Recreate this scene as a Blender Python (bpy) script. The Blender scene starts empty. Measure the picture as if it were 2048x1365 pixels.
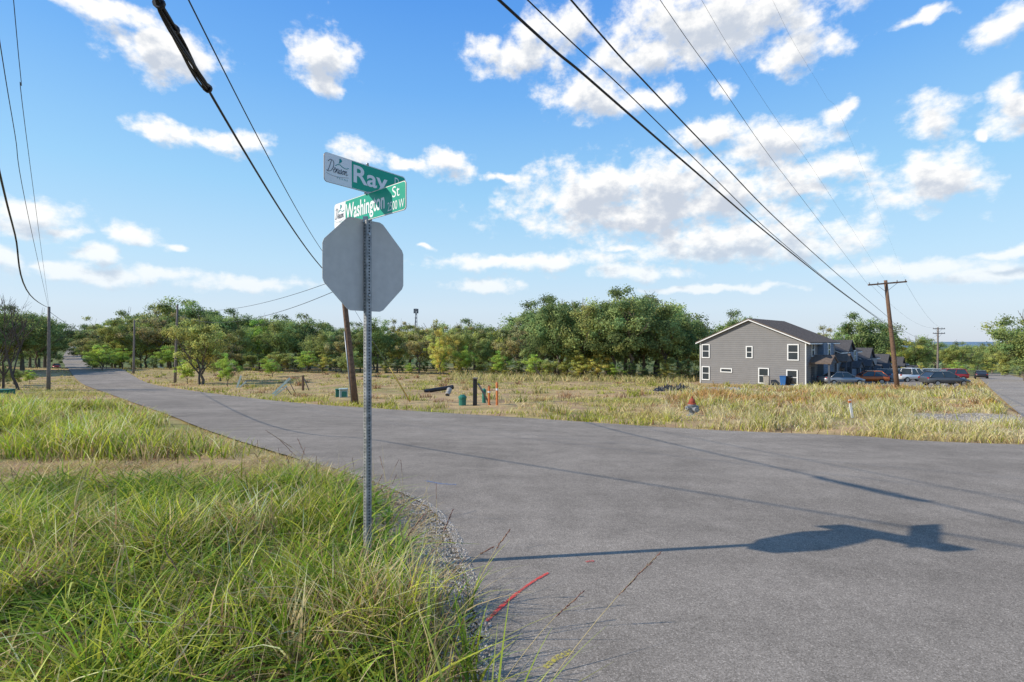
import bpy, math, random, bmesh
import numpy as np
from mathutils import Vector, Matrix, noise as mnoise
random.seed(7); rng=np.random.default_rng(7)
S=bpy.context.scene; COL=S.collection
H=1.86; FP=1024.0; CX=1024.0; CY=682.5

# ---------------------------------------------------------------- terrain
Dt=[0,4,7,10,15,20,30,40,60,82,110,150,180,235,400,600,1000,3000,20000]
RI=[0,0,-.12,-.3,-.68,-1.0,-1.6,-2.15,-3.25,-4.4,-5.9,-7.5,-8.5,-10.5,-15,-18,-22,-35,-35]
MI=[0,0,-.12,-.3,-.68,-1.0,-1.6,-2.05,-2.8,-3.3,-3.9,-4.5,-5,-6,-8,-10,-15,-30,-35]
LE=[0,0,-.12,-.3,-.68,-1.0,-1.7,-2.3,-3.1,-2.45,-3.9,-6.5,-6.9,-5.8,-1.8,1.6,0,-25,-35]
FL=[0,0,-.12,-.3,-.60,-.8,-1.3,-1.6,-1.9,-1.9,-2.3,-3.0,-3.2,-2.8,0,2.4,0,-25,-35]
UC=np.array([-1.25,-.92,-.70,-.3,.4,1.0]); PR=[FL,LE,LE,MI,RI,RI]
SG=np.linspace(math.log(4),math.log(20004),900)
TB=[]
kern=np.exp(-0.5*(np.arange(-24,25)/9.0)**2); kern/=kern.sum()
for p in PR:
    z=np.interp(np.exp(SG)-4,Dt,p); zp=np.pad(z,24,mode='edge'); TB.append(np.convolve(zp,kern,'valid'))
TB=np.array(TB)
def g(x,y):
    x=np.asarray(x,float); y=np.asarray(y,float)
    d=np.maximum(y,0.0); u=np.clip(x/np.maximum(d,1.0),-1.25,1.0)
    s=(np.log(d+4)-SG[0])/(SG[1]-SG[0]); s=np.clip(s,0,898.999); i=s.astype(int); f=s-i
    j=np.clip(np.searchsorted(UC,u)-1,0,4); fu=(u-UC[j])/(UC[j+1]-UC[j]); fu=np.clip(fu,0,1)
    a=TB[j,i]*(1-f)+TB[j,i+1]*f; b=TB[j+1,i]*(1-f)+TB[j+1,i+1]*f
    return a*(1-fu)+b*fu
def gz(x,y): return float(g(x,y))
DD=np.exp(np.linspace(math.log(1.5),math.log(1200),6000))
def P(px,py):
    u=(px-CX)/FP; zr=H-(py-CY)/FP*DD; gg=g(u*DD,DD)
    k=np.argmax(zr<=gg); d=DD[k]; return (u*d,d,gz(u*d,d))
def W(px,d,py=None):
    x=(px-CX)/FP*d
    return (x,d,gz(x,d) if py is None else H-(py-CY)/FP*d)
def catmull(pts,n=12):
    pts=[np.array(p,float) for p in pts]; out=[]
    for i in range(len(pts)-1):
        p0=pts[max(i-1,0)];p1=pts[i];p2=pts[i+1];p3=pts[min(i+2,len(pts)-1)]
        for k in range(n):
            t=k/n; out.append(.5*((2*p1)+(-p0+p2)*t+(2*p0-5*p1+4*p2-p3)*t*t+(-p0+3*p1-3*p2+p3)*t**3))
    out.append(pts[-1]); return np.array(out)
cen=[(-66.8,82),(-91.5,110),(-127,150),(-153,180),(-202,235),(-342,400),(-514,600),(-770,900)]
hw=3.15
nearPx=[(962,1350),(952,1240),(930,1160),(903,1080),(868,1030),(820,998),(700,950),(560,910),(430,868),(310,822),(220,790),(163,768)]
farPx=[(2046,892),(1700,874),(1383,860),(1024,836),(800,822),(600,808),(430,789),(298,768)]
near=[(3.6,-30),(1.9,-14),(.75,-4),(.2,.6)]+[P(*p)[:2] for p in nearPx]
far=[(300,-90),(75,-16),(40,.5),(24,8)]+[P(*p)[:2] for p in farPx]
for i in range(len(cen)):
    a=np.array(cen[max(i-1,0)],float); b=np.array(cen[min(i+1,len(cen)-1)],float); t=(b-a)/np.linalg.norm(b-a)
    nrm=np.array([t[1],-t[0]])
    near.append(tuple(np.array(cen[i])-nrm*hw)); far.append(tuple(np.array(cen[i])+nrm*hw))
NC=catmull(near,14); FC=catmull(far,14)
no=np.argsort(NC[:,1]); NY,NX=NC[no,1],NC[no,0]
fo=np.argsort(FC[:,0]); FX,FY=FC[fo,0],FC[fo,1]
def mL(x,y): return np.interp(y,NY,NX)-x
def mF(x,y): return y-np.interp(x,FX,FY)
dirS=np.array([67,75])/math.hypot(67,75)
def sS(x,y): return (x-19.8)*dirS[1]-(y-20)*dirS[0]
def tS(x,y): return (x-19.8)*dirS[0]+(y-20)*dirS[1]
def gravel(x,y): return ((x-18.0)/4.2)**2+((y-18.0)/2.1)**2<1
def fbm(x,y,sc,seed=0):
    return np.array([mnoise.fractal((a*sc+seed,b*sc,seed*.37),1.0,2.0,3) for a,b in zip(np.ravel(x),np.ravel(y))]).reshape(np.shape(x))

# ---------------------------------------------------------------- materials
def nt(m): m.use_nodes=True; return m.node_tree
def simple(name,col,rough=.6,metal=0,var=.12,scale=6,bump=0,bscale=40,spec=.4):
    m=bpy.data.materials.new(name); t=nt(m); b=t.nodes['Principled BSDF']
    b.inputs['Roughness'].default_value=rough; b.inputs['Metallic'].default_value=metal; b.inputs['Specular IOR Level'].default_value=spec
    tc=t.nodes.new('ShaderNodeTexCoord'); n=t.nodes.new('ShaderNodeTexNoise'); n.inputs['Scale'].default_value=scale; n.inputs['Detail'].default_value=6
    t.links.new(tc.outputs['Object'],n.inputs['Vector'])
    r=t.nodes.new('ShaderNodeValToRGB'); r.color_ramp.elements[0].position=.3; r.color_ramp.elements[1].position=.7
    r.color_ramp.elements[0].color=(*[c*(1-var) for c in col],1); r.color_ramp.elements[1].color=(*[min(c*(1+var),1) for c in col],1)
    t.links.new(n.outputs['Fac'],r.inputs['Fac']); t.links.new(r.outputs['Color'],b.inputs['Base Color'])
    if bump:
        n2=t.nodes.new('ShaderNodeTexNoise'); n2.inputs['Scale'].default_value=bscale; n2.inputs['Detail'].default_value=5
        t.links.new(tc.outputs['Object'],n2.inputs['Vector'])
        bp=t.nodes.new('ShaderNodeBump'); bp.inputs['Strength'].default_value=bump; bp.inputs['Distance'].default_value=.02
        t.links.new(n2.outputs['Fac'],bp.inputs['Height']); t.links.new(bp.outputs['Normal'],b.inputs['Normal'])
    return m
def attr_mat(name,trans=.35,rough=.6,spec=.25):
    m=bpy.data.materials.new(name); t=nt(m); b=t.nodes['Principled BSDF']; b.inputs['Roughness'].default_value=rough; b.inputs['Specular IOR Level'].default_value=spec
    a=t.nodes.new('ShaderNodeAttribute'); a.attribute_name='col'; src=a.outputs['Color']
    if trans>0:
        if 'leaf' in name:
            oi=t.nodes.new('ShaderNodeObjectInfo'); hs=t.nodes.new('ShaderNodeHueSaturation'); hs.inputs['Saturation'].default_value=.97
            mr=t.nodes.new('ShaderNodeMapRange'); mr.inputs[3].default_value=.486; mr.inputs[4].default_value=.516
            t.links.new(oi.outputs['Random'],mr.inputs[0]); t.links.new(mr.outputs[0],hs.inputs['Hue'])
            mr2=t.nodes.new('ShaderNodeMapRange'); mr2.inputs[3].default_value=1.35; mr2.inputs[4].default_value=.95
            t.links.new(oi.outputs['Random'],mr2.inputs[0]); t.links.new(mr2.outputs[0],hs.inputs['Value']); t.links.new(src,hs.inputs['Color']); src=hs.outputs['Color']
        t.links.new(src,b.inputs['Base Color'])
        tr=t.nodes.new('ShaderNodeBsdfTranslucent'); t.links.new(src,tr.inputs['Color'])
        ms=t.nodes.new('ShaderNodeMixShader'); ms.inputs[0].default_value=trans
        t.links.new(b.outputs[0],ms.inputs[1]); t.links.new(tr.outputs[0],ms.inputs[2]); t.links.new(ms.outputs[0],t.nodes['Material Output'].inputs['Surface'])
    else: t.links.new(src,b.inputs['Base Color'])
    return m
M={}
M['galv']=simple('galvanised',(.38,.39,.40),.45,.5,.2,30,.1,80)
M['signback']=simple('sign_back',(.56,.53,.49),.55,0,.06,14,spec=.2)
M['red']=simple('sign_red',(.5,.02,.02),.4)
M['green']=simple('sign_green',(.0,.33,.21),.35,0,.06,5)
M['white']=simple('sign_white',(.80,.80,.80),.4,0,.04,5)
M['teal']=simple('logo_teal',(.0,.28,.27),.4)
M['navy']=simple('logo_navy',(.01,.03,.06),.4)
M['edge']=simple('sign_edge',(.35,.2,.06),.4,.5)  # tan reflections on the aluminium edge put into its base colour
M['wire']=simple('wire_black',(.012,.012,.014),.5)
M['wiregrey']=simple('wire_grey',(.10,.11,.13),.5)
M['pole']=simple('pole_wood',(.16,.095,.06),.9,0,.35,9,.5,30)
M['polegrey']=simple('pole_grey',(.20,.165,.14),.9,0,.3,9,.5,30)
M['bark']=simple('bark',(.15,.12,.09),.95,0,.4,6,.6,20)
M['deadbark']=simple('dead_bark',(.085,.07,.06),.95,0,.3,6,.5,20)
M['glass']=simple('window_glass',(.03,.04,.05),.08,0,.2,1,spec=.8)
M['trim']=simple('trim_white',(.76,.75,.72),.6,0,.05,2)
M['tyre']=simple('tyre',(.015,.015,.016),.8)
M['rim']=simple('rim',(.4,.41,.42),.3,.8)
M['lamp']=simple('lamp_clear',(.6,.6,.6),.15)
M['tail']=simple('tail_red',(.35,.01,.01),.2)
M['plastic']=simple('black_plastic',(.02,.02,.022),.5)
M['ped']=simple('pedestal_green',(.03,.17,.12),.5,0,.15,5)
M['orange']=simple('marker_orange',(.60,.19,.06),.6,0,.2,8)
M['conc']=simple('concrete',(.36,.33,.29),.85,0,.25,6,.4,30)
M['silver']=simple('hydrant_silver',(.24,.25,.26),.5,.2,.25,12)
M['hred']=simple('hydrant_red',(.30,.06,.03),.7,0,.3,14)
M['yellow']=simple('guard_yellow',(.6,.42,.08),.5)
M['timber']=simple('board_pale',(.40,.47,.43),.8,0,.2,6)
M['blue']=simple('bin_blue',(.03,.13,.35),.5)
M['tarp']=simple('tarp_black',(.025,.025,.028),.45,0,.3,3,.8,6)
def post_mat():
    m=bpy.data.materials.new('perforated_post'); t=nt(m); b=t.nodes['Principled BSDF']; b.inputs['Metallic'].default_value=.35; b.inputs['Roughness'].default_value=.5
    tc=t.nodes.new('ShaderNodeTexCoord'); sp=t.nodes.new('ShaderNodeSeparateXYZ'); t.links.new(tc.outputs['Object'],sp.inputs[0])
    def mth(op,a,bv=None):
        n=t.nodes.new('ShaderNodeMath'); n.operation=op
        for i,v in enumerate((a,bv)):
            if v is None: continue
            if isinstance(v,(int,float)): n.inputs[i].default_value=v
            else: t.links.new(v,n.inputs[i])
        return n.outputs[0]
    zz=mth('SUBTRACT',mth('MULTIPLY',mth('FRACT',mth('DIVIDE',sp.outputs[2],.0254)),.0254),.0127)
    mn=mth('MINIMUM',mth('ABSOLUTE',sp.outputs[0]),mth('ABSOLUTE',sp.outputs[1]))
    dd=mth('SQRT',mth('ADD',mth('MULTIPLY',zz,zz),mth('MULTIPLY',mn,mn)))
    hole=mth('LESS_THAN',dd,.0068)
    n=t.nodes.new('ShaderNodeTexNoise'); n.inputs['Scale'].default_value=25; t.links.new(tc.outputs['Object'],n.inputs['Vector'])
    r=t.nodes.new('ShaderNodeValToRGB'); r.color_ramp.elements[0].color=(.20,.205,.205,1); r.color_ramp.elements[1].color=(.36,.36,.355,1); r.color_ramp.elements[0].position=.35; r.color_ramp.elements[1].position=.65
    t.links.new(n.outputs[0],r.inputs[0])
    mx=t.nodes.new('ShaderNodeMix'); mx.data_type='RGBA'; t.links.new(hole,mx.inputs[0]); t.links.new(r.outputs[0],mx.inputs[6]); mx.inputs[7].default_value=(.01,.01,.01,1)
    t.links.new(mx.outputs[2],b.inputs['Base Color']); return m
M['post']=post_mat()
def siding(name,col):
    m=bpy.data.materials.new(name); t=nt(m); b=t.nodes['Principled BSDF']; b.inputs['Roughness'].default_value=.75
    tc=t.nodes.new('ShaderNodeTexCoord'); sp=t.nodes.new('ShaderNodeSeparateXYZ'); t.links.new(tc.outputs['Object'],sp.inputs[0])
    a=t.nodes.new('ShaderNodeMath'); a.operation='DIVIDE'; a.inputs[1].default_value=.24; t.links.new(sp.outputs[2],a.inputs[0])
    f=t.nodes.new('ShaderNodeMath'); f.operation='FRACT'; t.links.new(a.outputs[0],f.inputs[0])
    r=t.nodes.new('ShaderNodeValToRGB'); e=r.color_ramp.elements; e[0].position=0; e[0].color=(*[c*.4 for c in col],1); e[1].position=.2; e[1].color=(*col,1)
    t.links.new(f.outputs[0],r.inputs[0]); n=t.nodes.new('ShaderNodeTexNoise'); n.inputs['Scale'].default_value=1.3; t.links.new(tc.outputs['Object'],n.inputs['Vector'])
    mr=t.nodes.new('ShaderNodeMapRange'); mr.inputs[3].default_value=.86; mr.inputs[4].default_value=1.12; t.links.new(n.outputs[0],mr.inputs[0])
    mx=t.nodes.new('ShaderNodeVectorMath'); mx.operation='SCALE'; t.links.new(r.outputs[0],mx.inputs[0]); t.links.new(mr.outputs[0],mx.inputs['Scale']); t.links.new(mx.outputs[0],b.inputs['Base Color'])
    bp=t.nodes.new('ShaderNodeBump'); bp.inputs['Strength'].default_value=.6; bp.inputs['Distance'].default_value=.02; t.links.new(f.outputs[0],bp.inputs['Height']); t.links.new(bp.outputs[0],b.inputs['Normal'])
    return m
M['side_grey']=siding('siding_grey',(.225,.215,.21)); M['side_blue']=siding('siding_blue',(.15,.20,.27)); M['side_tan']=siding('siding_tan',(.30,.29,.285)); M['side_dark']=siding('siding_dark',(.07,.08,.10))
M['roof']=simple('roof_shingle',(.150,.115,.092),.9,0,.25,5,.5,20,spec=.1)
M['roofdark']=simple('roof_shingle_dark',(.085,.080,.080),.9,0,.25,5,.5,20,spec=.1)
def asphalt():
    m=bpy.data.materials.new('asphalt'); t=nt(m); b=t.nodes['Principled BSDF']; b.inputs['Roughness'].default_value=.95; b.inputs['Specular IOR Level'].default_value=.05
    tc=t.nodes.new('ShaderNodeTexCoord'); L=t.links.new
    def noi(s,d,vec=None):
        n=t.nodes.new('ShaderNodeTexNoise'); n.inputs['Scale'].default_value=s; n.inputs['Detail'].default_value=d; L(vec or tc.outputs['Object'],n.inputs['Vector']); return n
    v=t.nodes.new('ShaderNodeTexVoronoi'); v.inputs['Scale'].default_value=150; L(tc.outputs['Object'],v.inputs['Vector'])
    rv=t.nodes.new('ShaderNodeValToRGB'); e=rv.color_ramp.elements; e[0].position=0; e[0].color=(.175,.148,.120,1); e[1].position=1; e[1].color=(.47,.40,.325,1)
    e2=rv.color_ramp.elements.new(.5); e2.color=(.275,.234,.191,1); e3=rv.color_ramp.elements.new(.88); e3.color=(.325,.277,.227,1)
    sep=t.nodes.new('ShaderNodeSeparateColor'); L(v.outputs['Color'],sep.inputs[0]); L(sep.outputs[0],rv.inputs[0])
    def mr_(n,lo,hi):
        r=t.nodes.new('ShaderNodeMapRange'); r.inputs[1].default_value=.3; r.inputs[2].default_value=.7; r.inputs[3].default_value=lo; r.inputs[4].default_value=hi; L(n.outputs[0],r.inputs[0]); return r.outputs[0]
    def mul(a,b2):
        q=t.nodes.new('ShaderNodeMath'); q.operation='MULTIPLY'; L(a,q.inputs[0]); L(b2,q.inputs[1]); return q.outputs[0]
    mm=mul(mul(mr_(noi(.3,5),.84,1.14),mr_(noi(2.6,7),.88,1.10)),mr_(noi(14,4),.92,1.07))
    st=t.nodes.new('ShaderNodeMapping'); st.inputs['Rotation'].default_value=(0,0,math.radians(32)); st.inputs['Scale'].default_value=(.12,1.6,1); L(tc.outputs['Object'],st.inputs[0]); mm=mul(mm,mr_(noi(1.0,5,st.outputs[0]),.91,1.08))
    a=t.nodes.new('ShaderNodeAttribute'); a.attribute_name='col'
    sa=t.nodes.new('ShaderNodeSeparateColor'); L(a.outputs['Color'],sa.inputs[0])
    m3=mul(mm,sa.outputs[0])
    sc=t.nodes.new('ShaderNodeVectorMath'); sc.operation='SCALE'; L(rv.outputs[0],sc.inputs[0]); L(m3,sc.inputs['Scale']); L(sc.outputs[0],b.inputs['Base Color'])
    bp=t.nodes.new('ShaderNodeBump'); bp.inputs['Strength'].default_value=.25; bp.inputs['Distance'].default_value=.003; L(v.outputs['Distance'],bp.inputs['Height']); L(bp.outputs[0],b.inputs['Normal'])
    return m
M['asphalt']=asphalt()
def groundmat():
    m=bpy.data.materials.new('ground_soil'); t=nt(m); b=t.nodes['Principled BSDF']; b.inputs['Roughness'].default_value=.95; b.inputs['Specular IOR Level'].default_value=.1; L=t.links.new
    tc=t.nodes.new('ShaderNodeTexCoord'); a=t.nodes.new('ShaderNodeAttribute'); a.attribute_name='col'
    n=t.nodes.new('ShaderNodeTexNoise'); n.inputs['Scale'].default_value=18; n.inputs['Detail'].default_value=10; n.inputs['Roughness'].default_value=.7; L(tc.outputs['Object'],n.inputs['Vector'])
    mr=t.nodes.new('ShaderNodeMapRange'); mr.inputs[1].default_value=.3; mr.inputs[2].default_value=.7; mr.inputs[3].default_value=.5; mr.inputs[4].default_value=1.45; L(n.outputs[0],mr.inputs[0])
    n2=t.nodes.new('ShaderNodeTexNoise'); n2.inputs['Scale'].default_value=.9; n2.inputs['Detail'].default_value=8; L(tc.outputs['Object'],n2.inputs['Vector'])
    mr2=t.nodes.new('ShaderNodeMapRange'); mr2.inputs[1].default_value=.3; mr2.inputs[2].default_value=.7; mr2.inputs[3].default_value=.75; mr2.inputs[4].default_value=1.25; L(n2.outputs[0],mr2.inputs[0])
    mu=t.nodes.new('ShaderNodeMath'); mu.operation='MULTIPLY'; L(mr.outputs[0],mu.inputs[0]); L(mr2.outputs[0],mu.inputs[1])
    sc=t.nodes.new('ShaderNodeVectorMath'); sc.operation='SCALE'; L(a.outputs['Color'],sc.inputs[0]); L(mu.outputs[0],sc.inputs['Scale']); L(sc.outputs[0],b.inputs['Base Color'])
    bp=t.nodes.new('ShaderNodeBump'); bp.inputs['Strength'].default_value=.8; bp.inputs['Distance'].default_value=.03; L(n.outputs[0],bp.inputs['Height']); L(bp.outputs[0],b.inputs['Normal'])
    return m
M['ground']=groundmat()
M['grass']=attr_mat('grass_blades',.38,.55,.15)
M['leaf']=attr_mat('leaf_foliage',.42,.8,.05)
M['stone']=attr_mat('stones',0,.9)
M['weave']=simple('seed_head',(.19,.09,.07),.8,0,.4,60)
M['stalk']=simple('stalk',(.46,.36,.16),.7,0,.3,10)

# ---------------------------------------------------------------- mesh helpers
def npmesh(name,V,F,mats,C=None,smooth=False,kind=None,parent=None):
    V=np.asarray(V,np.float32); F=np.asarray(F,np.int32); k=F.shape[1]
    me=bpy.data.meshes.new(name); me.vertices.add(len(V)); me.vertices.foreach_set('co',V.ravel())
    me.loops.add(F.size); me.loops.foreach_set('vertex_index',F.ravel()); me.polygons.add(len(F))
    me.polygons.foreach_set('loop_start',np.arange(0,F.size,k,dtype=np.int32))
    me.polygons.foreach_set('use_smooth',np.full(len(F),smooth))
    me.update(calc_edges=True); me.validate()
    if C is not None:
        at=me.color_attributes.new('col','FLOAT_COLOR','POINT'); c4=np.ones((len(V),4),np.float32); c4[:,:3]=C; at.data.foreach_set('color',c4.ravel())
    for m in (mats if isinstance(mats,list) else [mats]): me.materials.append(m)
    o=bpy.data.objects.new(name,me); COL.objects.link(o)
    if kind: o['kind']=kind
    if parent: o.parent=parent
    return o
class B:
    def __init__(s): s.v=[];s.f=[];s.m=[];s.sm=[]
    def add(s,vs,fs,mi=0,sm=False):
        n=len(s.v); s.v+= [tuple(v) for v in vs]
        for f in fs: s.f.append([i+n for i in f]); s.m.append(mi); s.sm.append(sm)
        return s
    def box(s,c,sz,mi=0,rot=None,bev=0):
        x,y,z=[a/2 for a in sz]; bx=bev
        if bev:
            vs=[]
            for zz,ins in ((-z,bx),(-z+bx,0),(z-bx,0),(z,bx)):
                X=x-ins;Y=y-ins
                vs+=[(-X+bx,-Y,zz),(X-bx,-Y,zz),(X,-Y+bx,zz),(X,Y-bx,zz),(X-bx,Y,zz),(-X+bx,Y,zz),(-X,Y-bx,zz),(-X,-Y+bx,zz)]
            fs=[tuple(range(7,-1,-1)),tuple(range(24,32))]
            for r in range(3):
                for i in range(8): a=r*8+i;b2=r*8+(i+1)%8; fs.append((a,b2,b2+8,a+8))
        else:
            vs=[(-x,-y,-z),(x,-y,-z),(x,y,-z),(-x,y,-z),(-x,-y,z),(x,-y,z),(x,y,z),(-x,y,z)]
            fs=[(3,2,1,0),(4,5,6,7),(0,1,5,4),(1,2,6,5),(2,3,7,6),(3,0,4,7)]
        R=rot or Matrix.Identity(3)
        return s.add([R@Vector(v)+Vector(c) for v in vs],fs,mi)
    def tube(s,pts,rs,n=6,mi=0,cap=True,sm=True):
        pts=[Vector(p) for p in pts]
        if not hasattr(rs,'__len__'): rs=[rs]*len(pts)
        vs=[];fs=[]; up=Vector((0,0,1)); pr=None
        for i,p in enumerate(pts):
            t=(pts[min(i+1,len(pts)-1)]-pts[max(i-1,0)]).normalized()
            if pr is None:
                a=up if abs(t.z)<.9 else Vector((1,0,0)); nx=t.cross(a).normalized()
            else: nx=(pr-t*pr.dot(t)).normalized()
            pr=nx; ny=t.cross(nx)
            for k in range(n):
                an=2*math.pi*k/n; vs.append(p+nx*math.cos(an)*rs[i]+ny*math.sin(an)*rs[i])
        for i in range(len(pts)-1):
            for k in range(n): a=i*n+k;b2=i*n+(k+1)%n; fs.append((a,b2,b2+n,a+n))
        n0=len(s.v); s.add(vs,fs,mi,sm)
        if cap:
            e=len(s.v)-n; s.f.append([n0+k for k in range(n-1,-1,-1)]); s.f.append([e+k for k in range(n)]); s.m+=[mi,mi]; s.sm+=[False,False]
        return s
    def lathe(s,prof,n=16,c=(0,0,0),axis='z',mi=0):
        vs=[];fs=[]
        for r,h in prof:
            for k in range(n):
                a=2*math.pi*k/n; x,y=r*math.cos(a),r*math.sin(a)
                v={'z':(x,y,h),'x':(h,x,y),'y':(x,h,y)}[axis]; vs.append((v[0]+c[0],v[1]+c[1],v[2]+c[2]))
        for i in range(len(prof)-1):
            for k in range(n): a=i*n+k;b2=i*n+(k+1)%n; fs.append((a,b2,b2+n,a+n))
        n0=len(s.v); s.add(vs,fs,mi,False); e=len(s.v)-n
        s.f.append([n0+k for k in range(n-1,-1,-1)]); s.f.append([e+k for k in range(n)]); s.m+=[mi,mi]; s.sm+=[False,False]; return s
    def prism(s,poly,y0,y1,mi=0):
        n=len(poly); vs=[(p[0],y0,p[1]) for p in poly]+[(p[0],y1,p[1]) for p in poly]
        fs=[tuple(range(n)),tuple(range(2*n-1,n-1,-1))]+[(i,(i+1)%n+0,(i+1)%n+n,i+n) for i in range(n)]
        return s.add(vs,fs,mi)
    def obj(s,name,mats,parent=None,loc=None,rotz=None):
        me=bpy.data.meshes.new(name); me.from_pydata(s.v,[],s.f)
        for m in (mats if isinstance(mats,list) else [mats]): me.materials.append(m)
        me.polygons.foreach_set('material_index',s.m); me.polygons.foreach_set('use_smooth',s.sm)
        bm=bmesh.new(); bm.from_mesh(me); bmesh.ops.recalc_face_normals(bm,faces=bm.faces); bm.to_mesh(me); bm.free()
        me.update(); o=bpy.data.objects.new(name,me); COL.objects.link(o)
        if parent: o.parent=parent
        if loc is not None: o.location=loc
        if rotz is not None: o.rotation_euler=(0,0,rotz)
        return o
def tag(o,label,cat,group=None):
    o['label']=label; o['category']=cat
    if group: o['group']=group
    return o
def thing(name,label,cat,loc,rotz=0,group=None):
    o=bpy.data.objects.new(name,None); o.empty_display_size=.3; COL.objects.link(o); o.location=loc; o.rotation_euler=(0,0,rotz); return tag(o,label,cat,group)
def copy_thing(root,loc,rotz,scale):
    def rec(o,par):
        c=o.copy(); COL.objects.link(c)
        if par: c.parent=par
        for ch in o.children: rec(ch,c)
        return c
    c=rec(root,None); c.location=loc; c.rotation_euler=(0,0,rotz); c.scale=scale; return c

# ---------------------------------------------------------------- ground sheet
n=175; bb=.045; A=.2/bb
ax=A*np.sinh(bb*np.arange(-n,n+1)); ay=A*np.sinh(bb*np.arange(-n,n+1))+5
ax[0]*=4;ax[-1]*=4;ay[-1]*=4
X,Y=np.meshgrid(ax,ay); Z=g(X,Y)
ML=mL(X,Y); MF=mF(X,Y); inP=(ML<=0)&(MF<=0)
PS0,PS1,PT0,PT1=-14,-2.0,36,104
SS=sS(X,Y); TS=tS(X,Y); side=(SS>-.2)&(SS<6.2)&(MF>-2)&(TS<160)&(TS>-14); park=(SS>PS0-.5)&(SS<PS1+.3)&(TS>PT0-1)&(TS<PT1+2)
edge=np.clip(np.maximum(ML,MF)/1.5,0,1); edge=np.where(side|park,0,edge)
nz=fbm(X,Y,.35,3)*.10+fbm(X,Y,1.6,9)*.03
Z=Z+np.where(inP|side|park,-.07,nz*edge+.02*edge)*np.where(Y>300,0,1)
nc=fbm(X,Y,.25,21); nc2=fbm(X,Y,.8,33)
straw=np.array([.50,.35,.17]); olive=np.array([.30,.27,.09]); dirt=np.array([.40,.25,.145]); gravc=np.array([.42,.36,.29])
t=np.clip(.22+nc*1.4,0,1)[...,None]; C=straw*(1-t)+olive*t
t2=np.clip(nc2*2.2-.05,0,1)[...,None]; C=C*(1-t2)+dirt*t2
shoul=((ML>0)&(ML<.75+.6*nc2)&(Y<6.4)&(Y>3.4))|gravel(X,Y)
C=np.where(shoul[...,None],gravc*(.9+.25*nc2[...,None]),C)
lush=((ML>1.0)&(Y<6.6))[...,None]; C=np.where(lush,np.array([.26,.18,.09]),C)
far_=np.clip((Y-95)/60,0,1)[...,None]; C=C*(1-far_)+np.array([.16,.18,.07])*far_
vf=np.clip((Y-500)/2500,0,1)[...,None]; C=C*(1-vf)+np.array([.16,.24,.32])*vf  # farthest ground fades to blue, aerial haze put into its colour
N1=2*n+1; idx=np.arange(N1*N1).reshape(N1,N1)
F=np.stack([idx[:-1,:-1],idx[:-1,1:],idx[1:,1:],idx[1:,:-1]],-1).reshape(-1,4)
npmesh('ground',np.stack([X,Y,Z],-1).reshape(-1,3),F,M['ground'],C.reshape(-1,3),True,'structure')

# ---------------------------------------------------------------- roads
def road_sheet(name,E0,E1,na,lift,tone=None):
    tt=np.linspace(0,1,na)
    V=E0[:,None,:]*(1-tt)[None,:,None]+E1[:,None,:]*tt[None,:,None]
    z=g(V[...,0],V[...,1])+lift+.0006*np.maximum(V[...,1],0)
    VV=np.concatenate([V,z[...,None]],-1); m,k=V.shape[:2]; id_=np.arange(m*k).reshape(m,k)
    F=np.stack([id_[:-1,:-1],id_[:-1,1:],id_[1:,1:],id_[1:,:-1]],-1).reshape(-1,4)
    c=np.ones(V.shape[:2]) if tone is None else tone(V[...,0],V[...,1])
    return npmesh(name,VV.reshape(-1,3),F,M['asphalt'],np.repeat(c.reshape(-1,1),3,1),True,'structure')
ta=np.linspace(0,1,900)
pn=np.linspace(0,1,len(NC)); pf=np.linspace(0,1,len(FC))
an=(len(near)-8)/(len(near)-1); af=(len(far)-8)/(len(far)-1)
tn=np.interp(ta,[0,.6,1],[0,an,1]); tf=np.interp(ta,[0,.6,1],[0,af,1])
jit=(fbm(np.linspace(0,200,900),np.zeros(900),.9,5))*.06
E0=np.stack([np.interp(tn,pn,NC[:,0]),np.interp(tn,pn,NC[:,1])],1); E1=np.stack([np.interp(tf,pf,FC[:,0]),np.interp(tf,pf,FC[:,1])],1)
E0[:,0]+=jit*np.clip(1-E0[:,1]/40,0,1)
def tone(x,y):
    f=mF(x,y); m=np.clip((f+6.2)/1.2,0,1); tr=np.exp(-((f+1.9)/.5)**2)+np.exp(-((f+4.3)/.5)**2)
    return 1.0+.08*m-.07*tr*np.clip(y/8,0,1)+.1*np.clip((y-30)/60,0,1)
road_sheet('road',E0,E1,70,.02,tone=tone)
def strip(s0,s1,ts):
    nn=np.array([dirS[1],-dirS[0]]); b=np.array([19.8,20.])
    return b+ts[:,None]*dirS+nn*s0, b+ts[:,None]*dirS+nn*s1
a,b_=strip(0,6,np.linspace(-11.5,165,160)); road_sheet('side_road',a,b_,14,.034,tone=lambda x,y:np.ones(x.shape)*1.25)
a,b_=strip(PS0+.5,PS1,np.linspace(PT0,PT1,80)); road_sheet('parking_lot',a,b_,20,.028,tone=lambda x,y:np.ones(x.shape)*1.15)
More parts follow.
